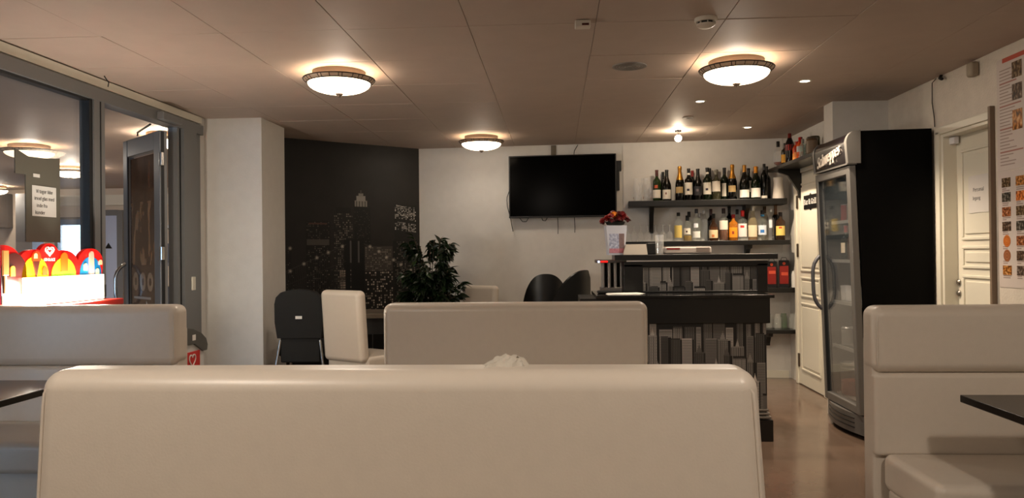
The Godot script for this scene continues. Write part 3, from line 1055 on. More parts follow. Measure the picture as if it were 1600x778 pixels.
# ---------------------------------------------------------------- chairs, table and plant by the mural
func lounge() -> void:
	var pads := leather
	# high-backed cream dining chairs
	for a in [["high-backed cream dining chair beside the black chair, before the mural", Vector3(-1.43, 0, -5.68), 2.58, 0.965], ["cream dining chair half hidden behind the ficus, against the back wall", Vector3(-0.86, 0, -7.22), -0.6, 0.91]]:
		var c := thing("dining_chair", a[0], "chair", a[1], a[2], "cream dining chairs")
		var bt := Basis(Vector3.RIGHT, -0.07)
		part("backrest", mb().xf(Transform3D(bt, Vector3(0, 0.44, -0.20))).rbox(Vector3(0, (a[3] - 0.44) / 2, 0), Vector3(0.42, a[3] - 0.44, 0.085), 0.04, 5, 2, 0.006), pads, c)
		part("seat", mb().rbox(Vector3(0, 0.42, 0.02), Vector3(0.43, 0.12, 0.44), 0.03, 3), pads, c)
		for x in [-1, 1]:
			for z in [-1, 1]:
				part("leg", mb().box(Vector3(x * 0.18, 0.19, 0.02 + z * 0.18), Vector3(0.038, 0.38, 0.038)), mat(Color(0.09, 0.06, 0.045), 0.4), c)
	# black chair with a white tag
	var fab := mat(Color(0.022, 0.022, 0.024), 0.75)
	var k := thing("visitor_chair", "black fabric chair with chrome legs and small white tag, before the mural", "chair", Vector3(-1.945, 0, -5.86), PI + 0.05)
	part("backrest", mb().xf(Transform3D(Basis(Vector3.RIGHT, -0.08), Vector3(0, 0.60, -0.20))).prism(PackedVector2Array([Vector2(-0.165, 0), Vector2(0.165, 0), Vector2(0.18, 0.12), Vector2(0.178, 0.26), Vector2(0.165, 0.31), Vector2(0.13, 0.345), Vector2(0.06, 0.362), Vector2(0, 0.366), Vector2(-0.06, 0.362), Vector2(-0.13, 0.345), Vector2(-0.165, 0.31), Vector2(-0.178, 0.26), Vector2(-0.18, 0.12)]), -0.03, 0.03), fab, k)
	part("seat", mb().rbox(Vector3(0, 0.50, 0.03), Vector3(0.38, 0.10, 0.42), 0.035, 3), fab, k)
	part("apron", mb().rbox(Vector3(0, 0.53, -0.19), Vector3(0.30, 0.24, 0.03), 0.012), fab, k)
	part("tag", mb().box(Vector3(-0.005, 0.755, -0.2505), Vector3(0.05, 0.022, 0.003)), paper, k)
	for x in [-1, 1]:
		part("leg", mb().tube([Vector3(x * 0.15, 0.58, -0.20), Vector3(x * 0.19, 0.30, -0.23), Vector3(x * 0.21, 0.0, -0.27)], 0.011), chrome, k)
		part("leg", mb().tube([Vector3(x * 0.19, 0.47, 0.20), Vector3(x * 0.20, 0.25, 0.23), Vector3(x * 0.21, 0.0, 0.25)], 0.011), chrome, k)
	# low table with a pale top
	var t := thing("dining_table", "dark table with grey top below the mural, beside the dining chair", "table", Vector3(-1.20, 0, -6.27), 0.06)
	part("tabletop", mb().rbox(Vector3(0, 0.73, 0), Vector3(0.90, 0.04, 0.48), 0.005), mat(Color(0.40, 0.36, 0.31), 0.35), t)
	part("skirt", mb().box(Vector3(0, 0.645, 0), Vector3(0.82, 0.13, 0.40)), mat(Color(0.05, 0.04, 0.035), 0.5), t)
	for x in [-1, 1]:
		for z in [-1, 1]:
			part("leg", mb().box(Vector3(x * 0.38, 0.29, z * 0.17), Vector3(0.05, 0.58, 0.05)), mat(Color(0.05, 0.04, 0.035), 0.5), t)
	# two black tub chairs with arched backs
	var shells := [["black tub chair with low arched back before the bare back wall", Vector3(-0.09, 0, -7.12), PI, 1.03, 0.48], ["black tub chair with studded edge, turned sideways beside the bar", Vector3(0.06, 0, -6.47), PI + 0.85, 1.075, 0.42]]
	for a in shells:
		var c := thing("tub_chair", a[0], "chair", a[1], a[2], "black tub chairs")
		var hgt: float = a[3] - 0.50
		var lea := mat(Color(0.018, 0.017, 0.017), 0.38)
		var b := mb(Vector3(0, 0.50, 0))
		var nu := 24
		var nv := 10
		var pt := func(i: int, j: int, s: float) -> Vector3:
			var u := i / float(nu) * 2 - 1
			var x: float = u * a[4] / 2 * 1.0
			var y: float = hgt * sqrt(maxf(0.0, 1.0 - absf(u) ** 2.6)) * (j / float(nv))
			var z := -0.24 + 0.26 * u * u
			var r := (0.03 if j < nv else 0.012) * s
			return Vector3(x * (1.0 - 0.1 * s * 0.1), y, z + r)
		for s in [1.0, -1.0]:
			for i in nu:
				for j in nv:
					var q := [pt.call(i, j, s), pt.call(i + 1, j, s), pt.call(i + 1, j + 1, s), pt.call(i, j + 1, s)]
					var nrm: Vector3 = Vector3(-1.1 * (i / float(nu) * 2 - 1), 0, 1).normalized() * s
					var n2: Vector3 = Vector3(-1.1 * ((i + 1) / float(nu) * 2 - 1), 0, 1).normalized() * s
					b.squad(q, [nrm, n2, n2, nrm])
		for i in nu:
			b.quad(pt.call(i, nv, 1.0), pt.call(i + 1, nv, 1.0), pt.call(i + 1, nv, -1.0), pt.call(i, nv, -1.0))
		part("backrest", b, lea, c)
		part("seat", mb().rbox(Vector3(0, 0.47, 0.0), Vector3(0.40, 0.11, 0.42), 0.035, 3), lea, c)
		part("base", mb().rbox(Vector3(0, 0.40, 0.0), Vector3(0.36, 0.04, 0.38), 0.01), lea, c)
		for x in [-1, 1]:
			for z in [-1, 1]:
				part("leg", mb().tube([Vector3(x * 0.15, 0.39, z * 0.15), Vector3(x * 0.18, 0.0, z * 0.19)], 0.014), black, c)
		if a[2] != PI:
			for i in 3:
				var sd := part("stud", mb(Vector3(-0.208, 0.57 + i * 0.045, 0.005)).lathe([Vector2(0, -0.006), Vector2(0.006, 0), Vector2(0, 0.006)], 8), chrome, c)
				sd.set_meta("label", "chrome stud")
	ficus()


func ficus() -> void:
	var t := thing("potted_ficus", "bushy dark green ficus in a pot where the mural meets the back wall", "plant", Vector3(-1.12, 0, -6.76))
	part("pot", mb().lathe([Vector2(0, 0), Vector2(0.13, 0), Vector2(0.17, 0.30), Vector2(0.185, 0.30), Vector2(0.185, 0.34), Vector2(0.165, 0.34), Vector2(0.155, 0.31), Vector2(0, 0.31)], 28), mat(Color(0.30, 0.22, 0.17), 0.6), t)
	part("soil", mb().cyl(Vector3(0, 0.305, 0), 0.155, 0.012, 24), mat(Color(0.06, 0.045, 0.035), 0.95), t)
	var bark := mat(Color(0.23, 0.18, 0.13), 0.85)
	for k in 3:
		var a := k * 2.1
		var pts := []
		for i in 9:
			var f := i / 8.0
			pts.append(Vector3(0.03 * cos(a + f * 5.0) + 0.03 * f * cos(a), 0.30 + 0.55 * f, 0.03 * sin(a + f * 5.0) + 0.03 * f * sin(a)))
		part("trunk", mb().tube(pts, 0.012, 8), bark, t)
	var br := mb()
	var tips := []
	for k in 44:
		var a := k * 2.399
		var el := rng.randf_range(0.0, 1.0)
		var rr := 0.29 * sqrt(rng.randf_range(0.15, 1.0)) * (1.0 - 0.55 * maxf(el - 0.55, 0.0))
		var end := Vector3(rr * cos(a), 0.80 + 0.58 * el, rr * 0.8 * sin(a))
		var start := Vector3(0.02 * cos(a), 0.62 + 0.25 * el, 0.02 * sin(a))
		var mid := start.lerp(end, 0.55) + Vector3(0, 0.04, 0)
		br.tube([start, mid, end], 0.0035, 5)
		tips.append([start, mid, end])
	part("branch", br, bark, t).set_meta("kind", "stuff")
	# three leaf shapes, pointed and folded along the midrib
	var meshes := []
	for v in 3:
		var b := mb()
		var len: float = [0.105, 0.09, 0.075][v]
		var wid := len * 0.48
		var n := 6
		var row := func(i: int) -> Array:
			var f := i / float(n)
			var w := wid / 2 * sin(PI * pow(f, 0.8)) * (1 - 0.25 * f)
			var y := -0.35 * len * f * f
			return [Vector3(-w, y + w * 0.35, len * f), Vector3(0, y, len * f), Vector3(w, y + w * 0.35, len * f)]
		for i in n:
			var p: Array = row.call(i)
			var q: Array = row.call(i + 1)
			b.quad(p[0], p[1], q[1], q[0])
			b.quad(p[1], p[2], q[2], q[1])
		meshes.append(b.mesh())
	var lm := []
	for c in [Color(0.10, 0.17, 0.07), Color(0.14, 0.22, 0.09), Color(0.075, 0.13, 0.06)]:
		var m := mat(c, 0.38, 0.0, "leaf")
		m.backlight_enabled = true
		m.backlight = Color(0.05, 0.09, 0.02)
		lm.append(m)
	var place := func(outer: bool) -> Transform3D:
		var tp: Array = tips[rng.randi() % tips.size()]
		var f := rng.randf_range(0.55, 1.0) if outer else rng.randf_range(0.15, 0.8)
		var p: Vector3 = tp[0].lerp(tp[1], f * 2) if f < 0.5 else tp[1].lerp(tp[2], f * 2 - 1)
		var out := Vector3(p.x, 0, p.z).normalized() if Vector2(p.x, p.z).length() > 0.01 else Vector3.BACK
		var dir := (out + Vector3(rng.randfn(0, 0.6), rng.randfn(-0.15, 0.5), rng.randfn(0, 0.6))).normalized()
		var b := Basis.looking_at(-dir, Vector3.UP if absf(dir.y) < 0.95 else Vector3.RIGHT) * Basis(Vector3.BACK, rng.randfn(0, 0.5))
		return Transform3D(b.scaled(Vector3.ONE * rng.randf_range(0.8, 1.15)), p)
	for i in 290:
		var o := mpart("leaf", meshes[i % 3], lm[rng.randi() % 3], t)
		o.transform = place.call(true)
	var mm := MultiMesh.new()
	mm.transform_format = MultiMesh.TRANSFORM_3D
	mm.mesh = meshes[1]
	mm.instance_count = 1100
	for i in 1100:
		mm.set_instance_transform(i, place.call(i % 2 == 0))
	var mi := MultiMeshInstance3D.new()
	mi.name = "inner_foliage"
	mi.multimesh = mm
	mi.material_override = lm[2]
	mi.set_meta("kind", "stuff")
	t.add_child(mi)


# ---------------------------------------------------------------- bar counter
func bar() -> void:
	var bk := mat(Color(0.022, 0.020, 0.020), 0.32)
	var t := thing("bar_counter", "black bar counter with city collage panels and raised ledge", "bar counter", Vector3(0.86, 0, -5.2))
	# local: front z=+0.24 is world -4.96
	part("body", mb().box(Vector3(-0.02, 0.47, -0.06), Vector3(1.00, 0.90, 0.56)), bk, t)
	var city := city_image()
	part("city_panel", mb().box(Vector3(-0.015, 0.485, 0.2225), Vector3(1.0, 0.56, 0.004)), printed(city, 0.45), t, "black and white skyscraper collage")
	part("end_city_panel", mb(Vector3(0.482, 0.485, -0.06), PI / 2).box(Vector3.ZERO, Vector3(0.54, 0.56, 0.004)), printed(city, 0.45), t)
	part("fascia", mb().rbox(Vector3(-0.10, 0.838, 0.0), Vector3(1.21, 0.165, 0.50), 0.004), bk, t, "plain black band")
	part("countertop", mb().rbox(Vector3(-0.036, 0.929, -0.065), Vector3(1.13, 0.022, 0.67), 0.004), mat(Color(0.04, 0.037, 0.036), 0.16), t)
	for i in 3:
		part("plinth_moulding", mb().rbox(Vector3(-0.005, 0.196 - i * 0.022, -0.05), Vector3(0.995 + i * 0.014, 0.014, 0.565 + i * 0.014), 0.003), mat(Color(0.42, 0.39, 0.36), 0.35), t, "grey edge strip")
	part("plinth", mb().box(Vector3(-0.0, 0.068, -0.05), Vector3(1.03, 0.136, 0.60)), bk, t)
	# raised ledge
	part("ledge_body", mb().box(Vector3(0.09, 1.045, -0.14), Vector3(0.97, 0.212, 0.16)), bk, t)
	part("ledge_city_panel", mb().box(Vector3(0.118, 1.03, -0.058), Vector3(0.765, 0.165, 0.004)), ledge_print(city), t, "strip of skyscraper collage")
	var fr := mb()
	fr.rbox(Vector3(0.09, 1.135, -0.052), Vector3(0.97, 0.035, 0.02), 0.003)
	fr.rbox(Vector3(0.09, 0.946, -0.052), Vector3(0.97, 0.012, 0.02), 0.003)
	fr.rbox(Vector3(0.535, 1.04, -0.052), Vector3(0.07, 0.19, 0.02), 0.003)
	fr.rbox(Vector3(-0.33, 1.04, -0.052), Vector3(0.13, 0.19, 0.02), 0.003)
	part("ledge_frame", fr, bk, t)
	part("ledge_top", mb().rbox(Vector3(0.085, 1.182, -0.13), Vector3(1.09, 0.038, 0.26), 0.004), bk, t, "thick black ledge top")
	var sy := 1.201
	# items on the ledge
	var pl := thing("flower_box", "white square planter of dark red flowers on the end of the bar", "planter", Vector3(0.42, sy, -5.37), 0.1)
	part("planter", mb().prism(PackedVector2Array([Vector2(-0.055, 0), Vector2(0.055, 0), Vector2(0.073, 0.205), Vector2(-0.073, 0.205)]), -0.05, 0.05), mat(Color(0.80, 0.81, 0.85), 0.35), pl)
	var pim := Image.create(48, 64, false, Image.FORMAT_RGB8)
	var pn := FastNoiseLite.new()
	pn.seed = 3
	pn.frequency = 0.08
	for y in 64:
		for x in 48:
			var v := pn.get_noise_2d(x, y)
			var c := Color(0.55, 0.57, 0.68).lerp(Color(0.82, 0.84, 0.9), clampf(0.5 + v, 0, 1))
			if x > 30:
				c = Color(0.42, 0.30, 0.27).lerp(c, 0.25)
			if y > 48:
				c = Color(0.78, 0.42, 0.46).lerp(c, 0.3)
			pim.set_pixel(x, y, c)
	part("picture_card", mb().box(Vector3(0.0, 0.08, 0.0515), Vector3(0.105, 0.135, 0.003)), printed(pim, 0.4), pl)
	var reds := [mat(Color(0.50, 0.035, 0.035), 0.6), mat(Color(0.36, 0.02, 0.03), 0.6), mat(Color(0.75, 0.12, 0.05), 0.6), mat(Color(0.95, 0.55, 0.10), 0.6)]
	for i in 34:
		var a := i * 2.4
		var rr := 0.095 * sqrt((i + 0.5) / 34.0)
		var c := Vector3(rr * cos(a) * 1.05, 0.235 + 0.05 * (1.0 - (rr / 0.095) ** 2) + rng.randf_range(-0.012, 0.012), rr * sin(a) * 0.8)
		var b := mb()
		for ringk in 3:
			for k in 5:
				var ang := TAU * (k + ringk * 0.5) / 5
				var lift: float = [0.25, 0.8, 1.8][ringk]
				var d: Vector3 = Vector3(cos(ang), lift, sin(ang)).normalized() * [0.024, 0.022, 0.018][ringk]
				var sd: Vector3 = Vector3(-sin(ang), 0, cos(ang)) * [0.015, 0.012, 0.008][ringk]
				b.quad(Vector3(0, -0.006, 0) - sd * 0.3, Vector3(0, -0.006, 0) + sd * 0.3, d * 0.7 + sd, d * 0.7 - sd)
				b.quad(d * 0.7 - sd, d * 0.7 + sd, d + sd * 0.5 + Vector3(0, -0.002, 0), d - sd * 0.5 + Vector3(0, -0.002, 0))
		b.lathe([Vector2(0, -0.014), Vector2(0.010, -0.006), Vector2(0.012, 0.006), Vector2(0, 0.014)], 8)
		var m: Material = reds[i % 2]
		if i == 9 or i == 17:
			m = reds[2]
		if i == 6:
			m = reds[3]
		var fl := part("flower", b, m, pl)
		fl.position = c
		fl.rotation = Vector3(rng.randfn(0, 0.4), 0, rng.randfn(0, 0.4))
	part("stems", mb().lathe([Vector2(0, 0.20), Vector2(0.06, 0.21), Vector2(0.07, 0.23), Vector2(0, 0.25)], 14, 0, TAU, 0.7), mat(Color(0.05, 0.07, 0.03), 0.8), pl)
	solo("napkin_stand", mb().prism(PackedVector2Array([Vector2(-0.08, 0), Vector2(0.085, 0), Vector2(0.075, 0.072), Vector2(-0.062, 0.072)]), -0.03, 0.03), mat(Color(0.83, 0.79, 0.73), 0.5), "plain white leaning card stand beside the flower planter", "stand", Vector3(0.545, sy, -5.29), 0.0)
	solo("card_reader", mb().rbox(Vector3(0, 0.04, 0), Vector3(0.062, 0.08, 0.05), 0.008), mat(Color(0.03, 0.03, 0.032), 0.4), "small black card reader on the bar ledge, beside the glass tumbler", "card reader", Vector3(0.655, sy, -5.30))
	var gl := solo("glass_tumbler", mb().lathe([Vector2(0, 0), Vector2(0.026, 0), Vector2(0.030, 0.135), Vector2(0.028, 0.135), Vector2(0.024, 0.012), Vector2(0, 0.012)], 20), clear, "tall clear glass tumbler standing on the bar ledge", "glass", Vector3(0.715, sy, -5.29))
	gl.rotation.y = 0.2
	var rp := thing("receipt_tray", "low white tray with a red stripe on the bar ledge", "tray", Vector3(0.905, sy, -5.33))
	part("shell", mb().rbox(Vector3(0, 0.026, 0), Vector3(0.32, 0.05, 0.13), 0.014, 3), mat(Color(0.62, 0.58, 0.55), 0.4), rp)
	part("stripe", mb().box(Vector3(-0.10, 0.038, 0.0655), Vector3(0.09, 0.012, 0.002)), mat(Color(0.45, 0.10, 0.08), 0.5), rp)
	part("slot", mb().box(Vector3(0.10, 0.03, 0.0655), Vector3(0.09, 0.03, 0.002)), mat(Color(0.42, 0.37, 0.34), 0.5), rp)
	# slotted white rack with a red lamp on the counter's end
	var rk := thing("slotted_rack", "white slotted countertop rack with red indicator light at the bar's end", "rack", Vector3(0.405, 0.9405, -5.537), 0.0)
	part("backplate", mb().rbox(Vector3(0.0, 0.105, -0.055), Vector3(0.15, 0.21, 0.012), 0.003), mat(Color(0.05, 0.05, 0.05), 0.5), rk)
	for i in 4:
		part("fin", mb().rbox(Vector3(-0.066 + i * 0.044, 0.112, 0.0), Vector3(0.020, 0.185, 0.10), 0.005), mat(Color(0.66, 0.63, 0.60), 0.45), rk)
	part("base", mb().rbox(Vector3(0, 0.014, 0.0), Vector3(0.17, 0.028, 0.13), 0.005), mat(Color(0.50, 0.47, 0.45), 0.5), rk)
	part("top_plate", mb().rbox(Vector3(-0.01, 0.216, 0.0), Vector3(0.22, 0.024, 0.15), 0.006), mat(Color(0.42, 0.38, 0.36), 0.45), rk)
	part("indicator_light", mb().rbox(Vector3(-0.06, 0.212, 0.076), Vector3(0.05, 0.010, 0.006), 0.002), glow(Color(1.0, 0.08, 0.06), 2.0), rk, "red indicator light")
	part("indicator_lens", mb().rbox(Vector3(-0.098, 0.212, 0.076), Vector3(0.014, 0.014, 0.008), 0.003), glow(Color(0.8, 0.85, 1.0), 2.5), rk)
	var pp := thing("paper_stack", "loose white menu sheets lying on the end of the lower counter", "paper", Vector3(0.44, 0.9405, -5.06), 0.06)
	for i in 3:
		part("sheet", mb(Vector3(0.012 * i, 0.0015 + 0.0022 * i, -0.01 * i), 0.1 * i).box(Vector3.ZERO, Vector3(0.21, 0.002, 0.15)), paper, pp)
	solo("remote_control", mb().rbox(Vector3(0, 0.011, 0), Vector3(0.16, 0.022, 0.045), 0.008), mat(Color(0.02, 0.02, 0.02), 0.5), "black remote control lying on the counter by the slotted rack", "remote", Vector3(0.36, 0.9405, -5.195), 0.1)


func ledge_print(city: Image) -> StandardMaterial3D:
	var c := city.get_region(Rect2i(60, 120, 560, 118))
	return printed(c, 0.45)


# ---------------------------------------------------------------- bottles
var BLACKGLASS := Color(0.012, 0.014, 0.010)
func profile(kind: String, h: float, r: float) -> Array:
	var p := []
	match kind:
		"wine": p = [[0, 0], [0.92, 0], [1, 0.02], [1, 0.60], [0.95, 0.655], [0.72, 0.70], [0.45, 0.74], [0.36, 0.79], [0.35, 0.955], [0.40, 0.96], [0.40, 0.985], [0.36, 1]]
		"burgundy": p = [[0, 0], [0.92, 0], [1, 0.02], [1, 0.44], [0.93, 0.53], [0.74, 0.62], [0.52, 0.70], [0.39, 0.77], [0.35, 0.84], [0.34, 0.955], [0.40, 0.96], [0.40, 0.985], [0.35, 1]]
		"champagne": p = [[0, 0], [0.92, 0], [1, 0.02], [1, 0.46], [0.93, 0.54], [0.74, 0.63], [0.52, 0.71], [0.40, 0.78], [0.36, 0.88], [0.42, 0.90], [0.44, 0.97], [0.36, 1]]
		"spirit": p = [[0, 0], [0.93, 0], [1, 0.02], [1, 0.62], [0.93, 0.68], [0.66, 0.72], [0.42, 0.76], [0.37, 0.82], [0.37, 0.99], [0.34, 1]]
		"round": p = [[0, 0], [0.85, 0], [0.97, 0.05], [1, 0.25], [0.98, 0.42], [0.86, 0.54], [0.60, 0.62], [0.38, 0.67], [0.34, 0.74], [0.34, 0.985], [0.30, 1]]
		"slim": p = [[0, 0], [0.95, 0], [1, 0.015], [1, 0.66], [0.85, 0.72], [0.5, 0.78], [0.40, 0.83], [0.40, 0.99], [0.36, 1]]
		"cola": p = [[0, 0], [0.85, 0], [0.95, 0.03], [0.90, 0.22], [1, 0.42], [1, 0.58], [0.82, 0.70], [0.5, 0.82], [0.36, 0.88], [0.36, 0.99], [0.32, 1]]
		"can": p = [[0, 0], [0.85, 0], [1, 0.04], [1, 0.93], [0.86, 0.985], [0.84, 1]]
	return p.map(func(q): return Vector2(q[0] * r, q[1] * h))


func slice(prof: Array, y0: float, y1: float, grow: float, close := false) -> Array:
	var out := []
	var cut := func(y: float) -> Vector2:
		for i in prof.size() - 1:
			if prof[i].y <= y and prof[i + 1].y >= y and prof[i + 1].y > prof[i].y:
				return prof[i].lerp(prof[i + 1], (y - prof[i].y) / (prof[i + 1].y - prof[i].y))
		return prof[-1]
	out.append(cut.call(y0) + Vector2(grow, 0))
	for q in prof:
		if q.y > y0 + 1e-5 and q.y < y1 - 1e-5:
			out.append(q + Vector2(grow, 0))
	out.append(cut.call(y1) + Vector2(grow, 0))
	if close:
		out.append(Vector2(0, out[-1].y))
		out.push_front(Vector2(out[0].x - grow - 0.001, out[0].y))
	return out


# spec keys: k kind, h, r, body (Color), clear (bool), liquid [Color, level], cap [Color, from, metal], label [Color, y0, y1, span], mark [Color, size, y], ring Color, flat
func bottle(spec: Dictionary, p: Vector3, yaw: float, label: String, group: String, called := "bottle", cat := "bottle") -> Node3D:
	var t := thing(called, label, cat, p, yaw, group)
	var h: float = spec.h
	var r: float = spec.r
	var pr := profile(spec.k, h, r)
	var fl: float = spec.get("flat", 1.0)
	var body := pr.duplicate()
	body.append(Vector2(0, pr[-1].y))
	if spec.get("clear", false):
		part("glass_body", mb().lathe(body, 20, 0, TAU, fl), glass(spec.get("body", Color(0.85, 0.9, 0.88)), spec.get("tint", 0.07)), t)
	else:
		part("glass_body", mb().lathe(body, 20, 0, TAU, fl), mat(spec.body, 0.10), t)
	if spec.has("liquid"):
		var lp := slice(pr, 0.012 * h, spec.liquid[1] * h, -0.0025)
		lp.push_front(Vector2(0, lp[0].y))
		lp.append(Vector2(0, lp[-1].y))
		part("liquid", mb().lathe(lp, 18, 0, TAU, fl), glass(spec.liquid[0], 0.55), t)
	if spec.has("cap"):
		part("cap", mb().lathe(slice(pr, spec.cap[1] * h, h, 0.0012, true), 18, 0, TAU, fl), mat(spec.cap[0], 0.35, spec.cap[2]), t)
	if spec.has("ring"):
		part("neck_band", mb().lathe(slice(pr, 0.80 * h, 0.86 * h, 0.0008), 16, 0, TAU, fl), mat(spec.ring, 0.5), t)
	if spec.has("label"):
		var lb: Array = spec.label
		var sp: float = lb[3] / 2
		var o := part("paper_label", mb().lathe(slice(pr, lb[1] * h, lb[2] * h, 0.0008), 12, -sp, sp, fl), mat(lb[0], 0.55), t)
		if spec.has("mark"):
			var mk: Array = spec.mark
			var ms: float = mk[1] / r
			part("printed_mark", mb().lathe(slice(pr, mk[2] * h - mk[1] * mk[3], mk[2] * h + mk[1] * mk[3], 0.0014), 6, -ms / 1.0, ms / 1.0, fl), mat(mk[0], 0.55), o)
	return t


func wine_glass(p: Vector3, label: String) -> void:
	var o := solo("wine_glass", mb().lathe([Vector2(0.026, 0), Vector2(0.033, 0.035), Vector2(0.034, 0.06), Vector2(0.022, 0.088), Vector2(0.004, 0.098), Vector2(0.0035, 0.150), Vector2(0.010, 0.156), Vector2(0.030, 0.160), Vector2(0, 0.162)], 18), clear, label, "glass", p, 0.0, "upturned wine glasses on the lower bar shelf")
	o.name = o.name


# ---------------------------------------------------------------- back wall: screen, shelves, bottles
func shelf(called: String, label: String, s0: float, s1: float, top: float, th: float, depth: float, brackets: Array, group: String) -> void:
	var w := s1 - s0
	var t := thing(called, label, "shelf", bwp((s0 + s1) / 2, 0, 0), bw_yaw, group)
	var bk := mat(Color(0.022, 0.018, 0.016), 0.4)
	part("board", mb().rbox(Vector3(0, top - th / 2, depth / 2), Vector3(w, th, depth), 0.004), bk, t)
	for b in brackets:
		var x: float = b[0] - (s0 + s1) / 2
		var m := mb(Vector3(x, top - th, 0), -PI / 2)
		# outline in local x = out from the wall (turned), y down
		var dp: float = b[1]
		m.prism(PackedVector2Array([Vector2(0, 0), Vector2(depth * 0.86, 0), Vector2(depth * 0.82, -0.03), Vector2(depth * 0.45, -dp * 0.35), Vector2(0.05, -dp * 0.8), Vector2(0.05, -dp), Vector2(0, -dp)]), -0.02, 0.02)
		part("bracket", m, bk, t)


